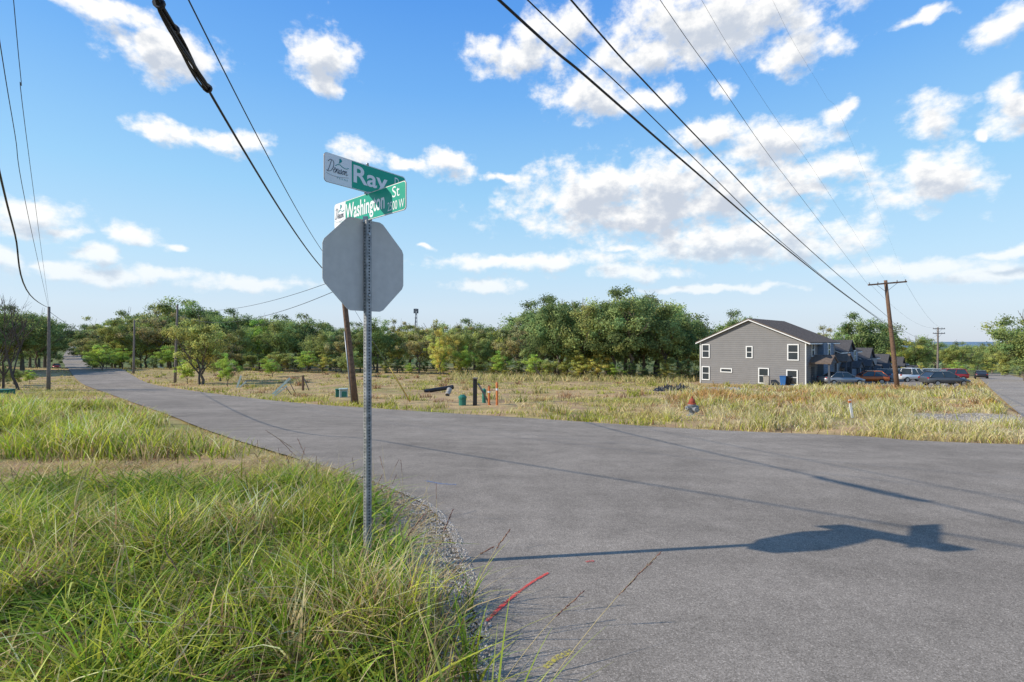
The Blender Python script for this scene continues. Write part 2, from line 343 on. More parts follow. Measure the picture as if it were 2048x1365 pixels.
def mark(col,pts,w,name='road_marking',lo=.42,hi=.62):
    m=bpy.data.materials.new('mark_paint'); t=nt(m); b=t.nodes['Principled BSDF']; b.inputs['Roughness'].default_value=.8; b.inputs['Base Color'].default_value=(*col,1)
    tc=t.nodes.new('ShaderNodeTexCoord'); nn=t.nodes.new('ShaderNodeTexNoise'); nn.inputs['Scale'].default_value=60; nn.inputs['Detail'].default_value=6; t.links.new(tc.outputs['Object'],nn.inputs['Vector'])
    mr=t.nodes.new('ShaderNodeMapRange'); mr.inputs[1].default_value=lo; mr.inputs[2].default_value=hi; mr.inputs[3].default_value=.0; mr.inputs[4].default_value=.85; t.links.new(nn.outputs[0],mr.inputs[0]); t.links.new(mr.outputs[0],b.inputs['Alpha'])
    c=catmull([P(*p)[:2] for p in pts],8); V=[];Fs=[]
    for i,p in enumerate(c):
        d=c[min(i+1,len(c)-1)]-c[max(i-1,0)]; d=d/np.linalg.norm(d); nn_=np.array([-d[1],d[0]])*w/2*(.7+.5*random.random())
        for s in (-1,1): q=p+s*nn_; V.append((q[0],q[1],gz(q[0],q[1])+.026+.0006*q[1]))
        if i: Fs.append((2*i-2,2*i-1,2*i+1,2*i))
    npmesh(name,V,Fs,m,kind='structure')
mark((.75,.05,.04),[(1097,1153),(1060,1175),(1010,1215),(972,1252)],.028,lo=.33,hi=.5)
mark((.6,.06,.05),[(1172,1131),(1187,1128)],.05)
mark((.12,.25,.5),[(850,966),(880,972),(913,974)],.05)
mark((.55,.45,.05),[(1090,1345),(1115,1325),(1145,1312)],.04)

# ---------------------------------------------------------------- sign post
SX,SY=-1.185,4.2
sp=thing('sign_post','perforated steel post with stop sign back and green street blades','street sign',(SX,SY,0),0)
b=B(); b.box((0,0,1.275),(.05,.05,3.15),bev=.004); po=b.obj('post',M['post'],sp,rotz=math.radians(48))
st=B(); R=.373/math.cos(math.pi/8)
oc=[]
for i in range(8):
    a=math.pi/8+i*math.pi/4
    for da in (-.045,0.045): oc.append((R*.992*math.cos(a+da),R*.992*math.sin(a+da)))
st.prism(oc,-.0015,.0015)
so=st.obj('stop_sign_plate',[M['signback']],sp,rotz=math.radians(48)); off=Vector((-math.sin(math.radians(48)),math.cos(math.radians(48)),0))*.031; so.location=off+Vector((0,0,2.483))
fr=B(); fr.add([(x*.985,.0025,z*.985) for x,z in oc],[tuple(range(16))]); f=fr.obj('stop_sign_face',M['red'],so)
for z in (-.25,.25):
    bo=B(); bo.lathe([(.011,-.066),(.011,-.057),(.006,-.055),(.006,-.05)],8,(0,0,z),'y'); bo.obj('bolt',M['galv'],so)
def rrect(w,h,r,n=5):
    out=[]
    for cx,cz,a0 in ((w/2-r,h/2-r,0),(-w/2+r,h/2-r,90),(-w/2+r,-h/2+r,180),(w/2-r,-h/2+r,270)):
        for i in range(n+1): a=math.radians(a0+90*i/n); out.append((cx+r*math.cos(a),cz+r*math.sin(a)))
    return out
def text_obj(s,w,h,cx,cz,y,mat,parent,name,bold=.0,shear=0):
    cu=bpy.data.curves.new('t','FONT'); cu.body=s; cu.extrude=0; cu.offset=bold; cu.shear=shear; cu.resolution_u=6
    o=bpy.data.objects.new('t',cu); COL.objects.link(o); dg=bpy.context.evaluated_depsgraph_get()
    me=bpy.data.meshes.new_from_object(o.evaluated_get(dg)); bpy.data.objects.remove(o)
    co=np.array([v.co[:] for v in me.vertices]); mn=co.min(0); mx=co.max(0)
    for v in me.vertices:
        u=(v.co.x-mn[0])/(mx[0]-mn[0])-.5; q=(v.co.y-mn[1])/(mx[1]-mn[1])-.5; v.co=(cx+u*w,y,cz+q*h)
    me.materials.clear(); me.materials.append(mat); r=bpy.data.objects.new(name,me); COL.objects.link(r); r.parent=parent; return r
def ribbon(b,pts,w,sx,sz,x0,z0,y,shear=.25,n=5):
    c=catmull(pts,n); vs=[];fs=[]
    for i,p in enumerate(c):
        d=c[min(i+1,len(c)-1)]-c[max(i-1,0)]; d=d*np.array([sx,sz]); L_=np.linalg.norm(d) or 1; d=d/L_
        px_=x0+(p[0]+shear*p[1])*sx; pz=z0+p[1]*sz; ww=w*(.75+.45*abs(d[1]))
        vs+=[(px_-d[1]*ww,y,pz+d[0]*ww),(px_+d[1]*ww,y,pz-d[0]*ww)]
        if i: fs.append((2*i-2,2*i-1,2*i+1,2*i))
    b.add(vs,fs)
def blade(dx,dy,L,h,zc,main,mw,mh,mcx,mcz,small,wl,label):
    a=math.atan2(dy,dx); b=B(); b.prism(rrect(L,h,.028),-.002,.002)
    pl=b.obj('street_name_plate',M['edge'],sp,(0,0,zc),a); pl['label']=label
    y=-.0035
    f=B(); f.add([(x,y,z) for x,z in rrect(L-.004,h-.004,.026)],[tuple(range(24))]); f.obj('plate_border',M['white'],pl)
    f=B(); f.add([(x,-y,z) for x,z in rrect(L-.004,h-.004,.026)],[tuple(range(24))]); f.obj('plate_border',M['white'],pl)
    x0=-L/2+wl; x1=L/2-.007; hh=h/2-.007
    poly=[(x0,-hh),(x1-.02,-hh),(x1-.006,-hh+.006),(x1,-hh+.02),(x1,hh-.02),(x1-.006,hh-.006),(x1-.02,hh),(x0,hh)]
    f=B(); f.add([(x,y-.001,z) for x,z in poly],[tuple(range(8))]); f.obj('green_panel',M['green'],pl)
    f=B(); f.add([(-x,-y+.001,z) for x,z in poly],[tuple(range(8))]); f.obj('green_panel',M['green'],pl)
    text_obj(main,mw,mh,mcx,mcz,y-.0022,M['white'],pl,'lettering',.02)
    for s,w,hh2,cx,cz in small: text_obj(s,w,hh2,cx,cz,y-.0022,M['white'],pl,'lettering',.0)
    lx=-L/2+wl/2; sx=wl*.80/2.05; sz=h*.42; X0=lx-wl*.40; Z0=-h*.12; yy=y-.0022; k_=.0015
    q=B(); ribbon(q,[(.16,.95),(.13,.5),(.06,.02)],k_*1.2,sx,sz,X0,Z0,yy); q.obj('logo_lettering',M['navy'],pl)
    q=B(); ribbon(q,[(-.12,.8),(.08,1.0),(.36,.88),(.46,.5),(.34,.12),(.1,.0),(-.06,.06)],k_*1.2,sx,sz,X0,Z0,yy-.0001); q.obj('logo_lettering',M['navy'],pl)
    q=B(); ribbon(q,[(.48,.2),(.62,.25),(.66,.4),(.58,.42),(.54,.2),(.6,.02),(.72,.1),(.78,.38),(.77,.02),(.86,.36),(.93,.36),(.95,.02),(1.02,.1),(1.06,.36),(1.05,.04),(1.13,.08),(1.2,.42),(1.27,.2),(1.2,.02),(1.16,.04),(1.3,.08),(1.41,.38),(1.34,.2),(1.39,.02),(1.49,.14),(1.44,.37),(1.5,.28),(1.58,.38),(1.57,.03),(1.66,.34),(1.73,.36),(1.75,.02),(1.88,.14)],k_,sx,sz,X0,Z0,yy-.0002); q.obj('logo_lettering',M['navy'],pl)
    text_obj('T E X A S',wl*.40,h*.05,lx+wl*.14,-h*.27,yy,M['teal'],pl,'logo_lettering',.0)
    q=B(); ribbon(q,[(-.1,-.16),(.5,-.28),(1.2,-.25),(2.0,-.12)],.001,sx,sz,X0,Z0,yy-.0003,0); q.obj('logo_emblem',M['navy'],pl)
    q=B(); ribbon(q,[(.75,.60),(1.1,.78),(1.45,.62),(1.75,.58),(2.0,.68)],.0028,sx,sz,X0,Z0,yy,0); q.obj('logo_emblem',M['teal'],pl)
    sw=B(); sl=[(lx+.002+.030*math.sin(t*2.6), h*.23+h*.19*t) for t in np.linspace(0,1,7)]; sl2=[(lx+.002+.008*math.sin(t*2.8), h*.23+h*.19*t) for t in np.linspace(1,0,7)]
    sw.add([(x,yy-.0004,z) for x,z in sl+sl2[1:-1]],[tuple(range(12))]); sw.obj('logo_emblem',M['teal'],pl)
    return pl
blade(.244,.31,.79,.226,3.188,'Ray',.335,.185,.030,-.010,[('Dr',.08,.075,.315,.045)],.243,'dark green blade reading Ray Dr with white logo panel')
blade(.39,-.35,1.05,.222,2.960,'Washington',.580,.175,-.040,-.010,[('St',.095,.085,.40,.050),('2500 W',.215,.068,.398,-.054)],.19,'sunlit green blade reading Washington St 2500 W')
br=B(); br.box((0,0,2.855),(.07,.03,.05)); br.obj('bracket',M['galv'],sp,rotz=math.radians(10))
br=B(); br.box((0,0,3.073),(.05,.02,.018)); br.obj('bracket',M['galv'],sp,rotz=math.radians(10))
br=B(); br.tube([(0,0,3.30),(0,0,3.318)],.011,8); br.obj('bracket',M['galv'],sp)

# ---------------------------------------------------------------- utility poles
def upole(base,top,r0,r1,label,mat,arms=(),extra=None,group='utility poles along the streets'):
    t=thing('utility_pole',label,'utility pole',base,0,group); b=B(); v=Vector(top)-Vector(base)
    b.tube([v*k for k in (-.03,.25,.5,.75,1)],[r0,r0*.75+r1*.25,(r0+r1)/2,r0*.25+r1*.75,r1],12); b.obj('shaft',mat,t)
    for (fr_,wd,ang,tilt) in arms:
        c=v*fr_; R=Matrix.Rotation(ang,3,'Z')@Matrix.Rotation(tilt,3,'Y'); a=B(); a.box(c+R@Vector((0,-r1-.06,0)),(wd,.11,.13),rot=R)
        ao=a.obj('crossarm',mat,t)
        for s in (-1,1): a=B(); a.tube([c+R@Vector((s*wd*.28,-r1-.03,-.02)),c+Vector((0,-.03,-.75))],.018,5); a.obj('brace',M['galv'],ao)
        for s in (-.47,-.25,.25,.47):
            i=B(); i.lathe([(.03,.06),(.05,.1),(.03,.14),(.045,.18),(.02,.22)],8); io=i.obj('insulator',M['silver'],ao); io.location=c+R@Vector((s*wd,-r1-.06,0))
    if extra: extra(t,v)
    return t
mb=P(711,810); dm=mb[1]; mtop=(mb[0]-.107*8.2,mb[1],mb[2]+8.2)
def ex1(t,v):
    b=B(); b.tube([v*.02+Vector((-.15,-.1,0)),v*.45+Vector((-.13,-.1,0))],.03,6); b.obj('conduit',M['galv'],t)
    b=B(); b.lathe([(.02,0),(.16,.02),(.16,.5),(.1,.56)],12,tuple(v*.62+Vector((.3,0,0)))); b.obj('splice_case',M['plastic'],t)
upole(mb,mtop,.17,.11,'leaning brown wooden utility pole beside the street verge',M['pole'],extra=ex1)
rb=P(1795,780); dr=rb[1]; rtop=W(1771,dr,561)
upole(rb,rtop,.2,.13,'tall leaning reddish wooden utility pole with crossarm',M['pole'],[(.97,3.4,math.radians(0),math.radians(-5))])
lp=[]
for pxb,pyb,pxt,pyt,lab in ((350,766,355,610,'grey wooden utility pole standing on the street verge'),(267,742,269,640,'slim grey utility pole beside the street'),(224,730,224,662,'distant slim utility pole by the street'),(97,771,98,614,'grey wooden utility pole on the grassy bank')):
    d={350:58,267:72,224:95,97:45}[pxb]
    bs=W(pxb,d); tp=W(pxt,d,pyt); lp.append((bs,tp)); upole(bs,tp,.15,.1,lab,M['polegrey'])
fb=W(1875,92); ft=W(1876,92,655)
upole(fb,ft,.17,.12,'weathered utility pole with double crossarms beside parking',M['polegrey'],[(.97,2.6,.2,0),(.88,2.6,.2,0)])
upole(W(163,230),W(163,230,668),.16,.12,'distant utility pole beside the rising street',M['polegrey'],[(.95,2.4,0,0)])

# ---------------------------------------------------------------- wires
def wire(pts,r,label='black overhead cable strung between utility poles',mat='wire',n=8,name='power_line',sides=5):
    c=catmull(pts,n); b=B(); b.tube(c,r,sides); o=b.obj(name,M[mat]); return tag(o,label,'power line','overhead wires')
def planewire(A0,A1,pts,r,end=None,ext=9,label='black overhead cable strung between utility poles',mat='wire'):
    k=(A1[0]-A0[0])/(A1[1]-A0[1]); out=[]
    for px,py in pts:
        u=(px-CX)/FP; y=(A0[0]-k*A0[1])/(u-k); out.append((u*y,y,H-(py-CY)/FP*y))
    s=(Vector(out[0])-Vector(out[1])).normalized(); first=[tuple(Vector(out[0])+s*ext+Vector((0,0,.3)))]
    wire(first+out+([end] if end is not None else []),r,label,mat); return out
def parab(x0,k,zmin,ym,kk,y0,y1,r,label):
    wire([(x0+k*y,y,zmin+kk*(y-ym)**2) for y in np.linspace(y0,y1,14)],r,label)
kA=(mb[0]-.7+3.5)/(dm-5.3); xA=-3.5-kA*5.3
parab(xA,kA,4.4,17,.005,-8,dm-.1,.017,'thick black communication cable with coiled slack')
parab(xA-.02,kA,5.03,18,.0044,-8,dm-.1,.009,'thin black overhead wire above the cable')
cb=thing('cable_coil','bundle of black slack cable lashed under an overhead line','cable',(0,0,0),0,'overhead wires')
for s in range(9):
    ph=random.random()*6.28; amp=random.uniform(.02,.05); pts=[]
    for y in np.linspace(4.9,6.35,16):
        f=max(0,math.sin((y-4.9)/1.45*math.pi))**.5
        z=4.4+.005*(y-17)**2; pts.append((xA+kA*y+math.cos(ph+y*2)*amp*(.35+f)*.8,y,z-.035*f+math.sin(ph+y*2)*amp*(.35+f)))
    q=B(); q.tube(pts,.013,5); q.obj('cable_strand',M['wire'],cb)
for y in (4.95,5.3,6.3): q=B(); q.tube([(xA+kA*y,y-.02,4.4+.005*(y-17)**2),(xA+kA*y,y+.02,4.4+.005*(y-17)**2)],.055,10); q.obj('cable_clamp',M['wire'],cb)
e98=lp[3][1]
def left(pts,r,endz,d0=8):
    x0=(pts[0][0]-CX)/FP*d0; planewire((x0,d0),(e98[0],e98[1]),pts,r,(e98[0],e98[1],e98[2]+endz))
left([(0,350),(30,470),(60,590)],.016,-.1)
left([(2,100),(30,270),(58,440)],.007,-.3)
left([(27,0),(42,160),(60,330)],.006,-.02)
def right(pts,r,d0,endpx,endpy,mat='wire'):
    x0=(pts[0][0]-CX)/FP*d0; e=W(endpx,dr-.1,endpy); planewire((x0,d0),(e[0],e[1]),pts,r,e,mat=mat)
right([(998,0),(1180,160),(1390,343),(1548,478),(1690,590)],.019,6,1780,655)
right([(1055,0),(1240,172),(1420,348),(1560,482),(1700,596)],.010,6.5,1780,652)
right([(1142,0),(1290,165),(1440,322),(1560,445),(1690,562)],.013,6.5,1779,637)
right([(1320,0),(1440,170),(1530,300),(1612,408)],.006,9,1737,571)
right([(1403,0),(1475,120),(1560,250),(1640,360)],.0028,10,1771,563,'wiregrey')
right([(1545,0),(1590,90),(1650,190),(1710,300)],.0016,11,1811,563,'wiregrey')
def span(a,b_,sag,r,mat='wire'):
    wire([tuple(np.array(a)*(1-t)+np.array(b_)*t-np.array([0,0,sag*4*t*(1-t)])) for t in np.linspace(0,1,9)],r,mat=mat)
for py,dz in ((640,0),(655,-.6)): span(W(1780,dr,py),(ft[0],ft[1],ft[2]-.3+dz-1),1.2,.012)
for o in (1737,1811): span(W(o,dr,565),(ft[0]+(1 if o>1780 else -1),ft[1],ft[2]-.1),1.0,.007)
mid=lambda f:(mb[0]+(mtop[0]-mb[0])*f,mb[1],mb[2]+8.2*f)
span(mid(.78),(lp[0][1][0],lp[0][1][1],lp[0][1][2]-.3),.9,.014); span(mid(.72),(lp[0][1][0],lp[0][1][1],lp[0][1][2]-1.1),1.3,.016)
for dz in (-.2,-1.0): span((lp[0][1][0],lp[0][1][1],lp[0][1][2]+dz),(lp[1][1][0],lp[1][1][1],lp[1][1][2]+dz),.7,.016); span((lp[1][1][0],lp[1][1][1],lp[1][1][2]+dz),(lp[2][1][0],lp[2][1][1],lp[2][1][2]+dz),.6,.018)
span((lp[3][1][0],lp[3][1][1],lp[3][1][2]-.4),(lp[2][1][0],lp[2][1][1],lp[2][1][2]-.5),1.2,.018)
gp=P(822,806); gtop=mid(.70)
gw=thing('guy_wire','steel guy wire with yellow plastic guard anchored in the grass','guy wire',gp); v=Vector(gtop)-Vector(gp)
b=B(); b.tube([Vector((0,0,-.1)),v],.009,5); b.obj('strand',M['wiregrey'],gw); b=B(); b.tube([v*.01,v*.33],.03,6); b.obj('guard',M['yellow'],gw)
tw=W(832,420); th=H+65/FP*420-tw[2]; b=B()
for k in range(3):
    a=k*2.094; b.tube([(1.6*math.cos(a),1.6*math.sin(a),0),(.5*math.cos(a),.5*math.sin(a),th)],.22,5)
for i in range(12):
    for k in range(3):
        f0=i/12;f1=(i+1)/12;r0=1.6-1.1*f0;r1=1.6-1.1*f1;a=k*2.094;a2=a+2.094; b.tube([(r0*math.cos(a),r0*math.sin(a),f0*th),(r1*math.cos(a2),r1*math.sin(a2),f1*th)],.1,4)
for zz in (.97,.92):
    for k in range(6): a=k*1.047; b.box((1.7*math.cos(a),1.7*math.sin(a),th*zz),(.5,.5,1.8))
tag(b.obj('radio_tower',M['wiregrey'],loc=tw),'slim grey lattice radio tower above the treetops','tower')

# ---------------------------------------------------------------- vegetation
def leaves(cent,rad,per,size,base,jitter,flat=.75):
    n=len(cent)*per; ci=np.repeat(np.arange(len(cent)),per); c=cent[ci]; r=rad[ci]
    d=rng.normal(size=(n,3)); d/=np.linalg.norm(d,axis=1)[:,None]
    p=c+d*(r*rng.random(n)**.5*(1+.18*rng.normal(size=n)))[:,None]*np.array([1,1,flat])
    nn=d*.9+rng.normal(size=(n,3))*.6+np.array([-.4,-.35,.35]); nn/=np.linalg.norm(nn,axis=1)[:,None]
    a=np.cross(nn,rng.normal(size=(n,3))); a/=np.linalg.norm(a,axis=1)[:,None]; b=np.cross(nn,a)
    s=(size*(.6+.8*rng.random(n)))[:,None]
    V=np.stack([p-a*s*.6,p+b*s*.4,p+a*s*.6,p-b*s*.4],1).reshape(-1,3)
    cl=(1+jitter*rng.normal(size=len(cent)))[ci]*(1+.2*rng.normal(size=n)); hue=rng.normal(size=len(cent))[ci]*.08+rng.normal(size=n)*.07
    C=np.clip(np.array(base)*cl[:,None]*np.stack([1+hue,np.ones(n),1-hue*.5],1),.01,1); C=np.repeat(C,4,0)
    return V,np.arange(n*4).reshape(-1,4),C
def branch(b,p,d,L,r,depth,tips,rs,spread=.6,up=.6):
    pts=[p];q=Vector(p);dd=Vector(d).normalized(); k=4
    for i in range(k):
        dd=(dd+Vector((rs.uniform(-1,1),rs.uniform(-1,1),rs.uniform(-.3,up)))*.16).normalized(); q=q+dd*L/k; pts.append(q.copy())
    b.tube(pts,[r*(1-.45*i/k) for i in range(k+1)],max(4,7-depth),cap=False)
    if depth<=0: tips.append(q); return
    for i in range(rs.choice((2,3,3))):
        nd=(dd+Vector((rs.uniform(-1,1),rs.uniform(-1,1),rs.uniform(-.4,.8)))*spread).normalized(); branch(b,pts[rs.choice((2,3,4))] if i else q,nd,L*rs.uniform(.6,.82),r*.55,depth-1,tips,rs,spread,up)
def tree_proto(seed,Ht,CR,cb,ncl,per,leaf,col,tr=.2,label='',name='oak_tree',crad=.24,depth=2,lean=0):
    rs=random.Random(seed); global rng; rng=np.random.default_rng(seed)
    root=thing(name,label,'tree',(0,0,0)); b=B(); tips=[]
    h0=cb+ (Ht-cb)*.25; pts=[Vector((0,0,-.4))]
    for i in range(1,6): pts.append(Vector((rs.uniform(-.15,.15)*i*.5+lean*i/5,rs.uniform(-.15,.15)*i*.5,h0*i/5)))
    b.tube(pts,[tr*1.3,tr,tr*.9,tr*.8,tr*.72,tr*.6],9,cap=False)
    for i in range(6):
        a=i*1.05+rs.random(); branch(b,pts[rs.choice((3,4,5))],(math.cos(a),math.sin(a),rs.uniform(.4,1.3)),(Ht-h0)*.42,tr*.42,depth,tips,rs)
    branch(b,pts[5],(lean*.1,0,1),(Ht-h0)*.5,tr*.5,depth,tips,rs)
    b.obj('trunk',M['bark'],root)
    zc=(Ht+cb)/2; rz=(Ht-cb)/2
    d=rng.normal(size=(ncl,3)); d/=np.linalg.norm(d,axis=1)[:,None]; rr=rng.random(ncl)**.42
    lob=1+.18*np.sin(3*np.arctan2(d[:,1],d[:,0])+seed)+.13*rng.normal(size=ncl)
    cent=d*(rr*lob)[:,None]*np.array([CR,CR,rz])*.88+np.array([lean,0,zc])
    tp=np.array([t[:] for t in tips]); cent=np.concatenate([cent,tp[rng.integers(0,len(tp),min(len(tp),ncl//4))]])
    rad=CR*crad*(.5+.8*rng.random(len(cent)))
    V,F,C=leaves(cent,rad,per,leaf,col,.22)
    npmesh('crown',V,F,M['leaf'],C,parent=root)
    return root
protos=[
 tree_proto(1,10,4.2,1.8,76,185,.185,(.285,.335,.105),.22),
 tree_proto(2,10,3.4,1.2,64,180,.185,(.370,.390,.110),.18),
 tree_proto(3,10,4.6,2.2,84,185,.185,(.225,.285,.100),.26),
 tree_proto(4,10,3.0,1.0,56,175,.18,(.500,.470,.110),.16),
 tree_proto(5,10,3.8,2.4,42,140,.18,(.360,.330,.140),.18,crad=.2),
 tree_proto(6,10,2.6,.5,52,180,.18,(.235,.300,.110),.16),
 tree_proto(7,10,3.4,.8,56,190,.18,(.390,.500,.090),.15)]
LAB={0:'broad green oak at the edge of the wood',1:'olive green tree at the wood edge',2:'large dark green spreading oak at the field edge',3:'yellowing tree at the edge of the wood',4:'thin brownish tree with sparse crown in the wood',5:'narrow dense green tree in the wood',6:'bright green leafy young tree'}
def place(k,px,d,topy=None,wid=1.0,ht=None,lab=None,rot=None,group='trees along the woodland edge'):
    x,y,z=W(px,d); h=ht if ht else (H-(topy-CY)/FP*d)-z; s=h/10.0
    c=copy_thing(protos[k],(x,y,z-.05),random.uniform(-.6,.6) if rot is None else rot,(s*wid,s*wid,s)); c['label']=lab or LAB[k]; c['group']=group; return c
sky=[(185,652),(240,622),(290,628),(350,606),(420,622),(480,628),(540,634),(600,640),(660,646),(700,650),(740,634),(800,642),(860,636),(930,640),(980,648),(1040,640),(1090,606),(1150,604),(1210,616),(1260,590),(1310,598),(1360,622),(1405,652)]
sxs=[a for a,_ in sky]; sys_=[b for _,b in sky]
R2=random.Random(11)
def tops(px): return float(np.interp(px,sxs,sys_))
px=200
while px<1395:
    d=R2.uniform(84,92) if px<1050 else R2.uniform(76,84)
    k=R2.choice((0,1,3,5,1,4,6)) if px<1050 else R2.choice((0,2,2,0,5,1))
    place(k,px,d,tops(px)+R2.uniform(0,36),R2.uniform(.8,1.1)); px+=R2.uniform(32,48)
px=190
while px<1420:
    d=R2.uniform(96,104); place(R2.choice((0,1,2,4,5,2)),px,d,tops(px)+R2.uniform(-10,12),R2.uniform(.9,1.3)); px+=R2.uniform(36,50)
px=190
while px<1420:
    d=R2.uniform(112,122); place(R2.choice((0,2,2,5)),px,d,tops(px)+R2.uniform(0,18),R2.uniform(1.1,1.5)); px+=R2.uniform(40,54)
place(2,1262,75,588,1.05,lab='large rounded dark green oak standing proud of the wood'); place(0,1165,77,600,1.0); place(2,1110,80,602,.9); place(0,1330,78,604,.95)
px=185
while px<1400:
    d=R2.uniform(80,86) if px<1050 else R2.uniform(73,76); place(R2.choice((1,3,5,3,6)),px,d,None,1.5,ht=R2.uniform(1.8,4.0),lab='low leafy bush at the foot of the wood'); px+=R2.uniform(22,46)
for px_,d,ty,k in ((-40,70,605,0),(8,74,614,1),(45,78,620,2),(72,86,626,5),(20,90,626,0),(90,120,636,2),(60,105,636,0),(98,150,645,5),(78,160,640,0),(-10,95,616,2),(112,220,655,2),(98,240,650,0),(124,320,662,2),(-80,75,610,2),(194,150,648,3),(205,125,650,1),(184,200,654,2),(178,260,658,0),(164,380,666,2),(192,240,650,0)):
    place(k,px_,d,ty,1.1,lab='tree beside the rising street',group='trees along the street')
place(5,0,48,None,1.3,ht=2.4,lab='dark green bush on the bank'); place(1,28,52,None,1.4,ht=2.0,lab='green bush on the bank'); place(6,60,56,None,1.4,ht=1.6,lab='green bush on the bank')
place(1,405,55,622,1.0,lab='small spreading tree with thin canopy on the verge'); place(4,440,60,660,1.0,lab='sparse small tree on the verge')
place(6,375,56,718,1.0,lab='bright green sapling on the verge'); place(6,455,50,704,.9,lab='bright green sapling on the verge'); place(6,545,68,718,1.5,lab='rounded yellow green bush in the field')
place(6,205,78,688,1.5,lab='yellow green bush beside the street'); place(3,232,88,680,1.2,lab='yellow green bush beside the street'); place(3,190,90,690,1.3,lab='yellow green bush beside the street')
place(0,700,70,700,1.2,lab='low bush near the utility pole'); place(3,880,80,655,.8); place(6,935,82,690,.9); place(6,1000,78,700,1.0)
place(2,1482,95,630,.9,lab='green oak rising behind the grey house'); place(1,1432,84,660,1.0)
for px_,d,ty,k in ((1640,120,650,4),(1600,110,660,4),(1728,105,634,2),(1755,120,650,0),(1785,118,668,3),(1830,125,672,0),(1905,120,682,1),(1925,135,688,2),(1955,150,688,1),(1850,140,676,5),(1985,140,684,0),(2015,125,688,1),(2045,120,684,5),(2075,120,684,0),(1870,160,682,2),(1940,175,690,0),(1975,190,690,2),(2005,180,690,2),(2040,170,688,1)):
    place(k,px_,d,ty,1.1,lab='tree beyond the houses and parking',group='trees beyond the houses')
place(0,2052,75,618,1.0,lab='tall oak beside the far road',group='trees beyond the houses')
for px_,d,k in ((1842,98,3),(1790,85,3),(1975,118,3),(2010,112,1),(2040,105,5),(1915,112,6)): place(k,px_,d,None,1.4,ht=R2.uniform(2,3.4),lab='low bush beyond the parking',group='bushes beyond the houses')
for p in protos:
    for c in list(p.children): bpy.data.objects.remove(c)
    bpy.data.objects.remove(p)
def bare(loc,Ht,seed,label,lean=(0,0,1),depth=5,r=.22,spread=.75,up=.6):
    rs=random.Random(seed); t=thing('bare_tree',label,'tree',loc); b=B(); tips=[]
    branch(b,Vector((0,0,-.3)),lean,Ht*.36,r,depth,tips,rs,spread,up); b.obj('trunk',M['deadbark'],t)
bare(W(38,44),8.6,4,'leafless dead tree with twisted branches on the bank',(-.08,0,1),5,.17,.55,1.4)
bare(W(6,45),7.8,9,'leafless dead tree leaning over the bank',(.1,0,1),5,.15,.55,1.4)
bare(W(400,54),5.5,15,'thin bare branching tree on the verge',(-.15,0,1),4,.16)
bare(W(1090,70),3.5,22,'pale fallen dead branches at the wood edge',(-.6,0,.6),4,.1)
rng=np.random.default_rng(99)
nT=2200; uu=rng.uniform(-1.4,1.6,nT); dd=np.exp(rng.uniform(math.log(135),math.log(2600),nT)); xx=uu*dd
road_u=np.interp(dd,[110,150,180,235,400,600,900],[-.832,-.847,-.85,-.86,-.855,-.857,-.856])
keep=(np.abs(uu-road_u)*dd>13)&~((uu>.55)&(dd<170)&(uu<1.1)); uu,dd,xx=uu[keep],dd[keep],xx[keep]
zz=g(xx,dd); hh=rng.uniform(6,10,len(xx))+np.clip((dd-800)/300,0,6); rad=rng.uniform(3,5.5,len(xx))*(1+dd/900)
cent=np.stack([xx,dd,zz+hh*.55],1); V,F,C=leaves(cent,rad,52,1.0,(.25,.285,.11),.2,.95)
haze_mix=np.clip((V[:,1]-150)/1900,0,1)[:,None]**.7; C=C*(1-haze_mix)+np.array([.20,.28,.34])*haze_mix  # distance haze painted into the leaf colour, bluer with depth
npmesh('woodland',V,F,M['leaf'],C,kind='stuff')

# ---------------------------------------------------------------- grass
def blades(name,x,y,h,w,C,bend=.5,seg=3,zoff=-.02,base=.65):
    n=len(x); z=g(x,y)+zoff; ph=rng.random(n)*2*math.pi; fa=rng.random(n)*2*math.pi; bd=bend*(.3+1.2*rng.random(n))
    T=np.linspace(0,1,seg+1); V=np.zeros((n,seg+1,2,3))
    for i,t in enumerate(T):
        o=bd*t**1.8*h; px_=x+np.cos(ph)*o; py_=y+np.sin(ph)*o; pz=z+h*(t-.32*np.minimum(bd,1.3)*t**2.2)
        ww=w*(1-t**1.6)*.5+w*.03
        for s,sg in enumerate((-1,1)): V[:,i,s,0]=px_+sg*ww*np.cos(fa); V[:,i,s,1]=py_+sg*ww*np.sin(fa); V[:,i,s,2]=pz
    id_=np.arange(n*(seg+1)*2).reshape(n,seg+1,2)
    F=np.stack([id_[:,:-1,0],id_[:,:-1,1],id_[:,1:,1],id_[:,1:,0]],-1).reshape(-1,4)
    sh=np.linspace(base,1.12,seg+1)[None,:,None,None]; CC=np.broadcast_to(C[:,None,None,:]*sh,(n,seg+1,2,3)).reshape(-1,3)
    return npmesh(name,V.reshape(-1,3),F,M['grass'],np.clip(CC,0,.9),kind='stuff')
def mixc(n,cols,ws,var=.25):
    i=rng.choice(len(cols),n,p=np.array(ws)/sum(ws)); return np.array(cols)[i]*(1+var*rng.normal(size=(n,1))).clip(.4,1.8)
GR=(.22,.34,.03); YG=(.50,.51,.06); ST=(.78,.61,.30); BR=(.42,.24,.13); OL=(.31,.33,.08)
def clumped(nc,per,xr,yr,sd):
    cx=rng.uniform(*xr,nc); cy=rng.uniform(*yr,nc); ci=np.repeat(np.arange(nc),per); n=nc*per
    return cx[ci]+rng.normal(size=n)*sd,cy[ci]+rng.normal(size=n)*sd,ci
nC=4600; x,y,ci=clumped(nC,14,(-8.6,.5),(1.3,8.0),.055); N=len(x); ctone=rng.normal(size=nC)[ci]; ctype=rng.random(nC)[ci]; chh=rng.random(nC)[ci]
m=mL(x,y); cl=fbm(x,y,.9,50); c3=fbm(x,y,2.2,77)
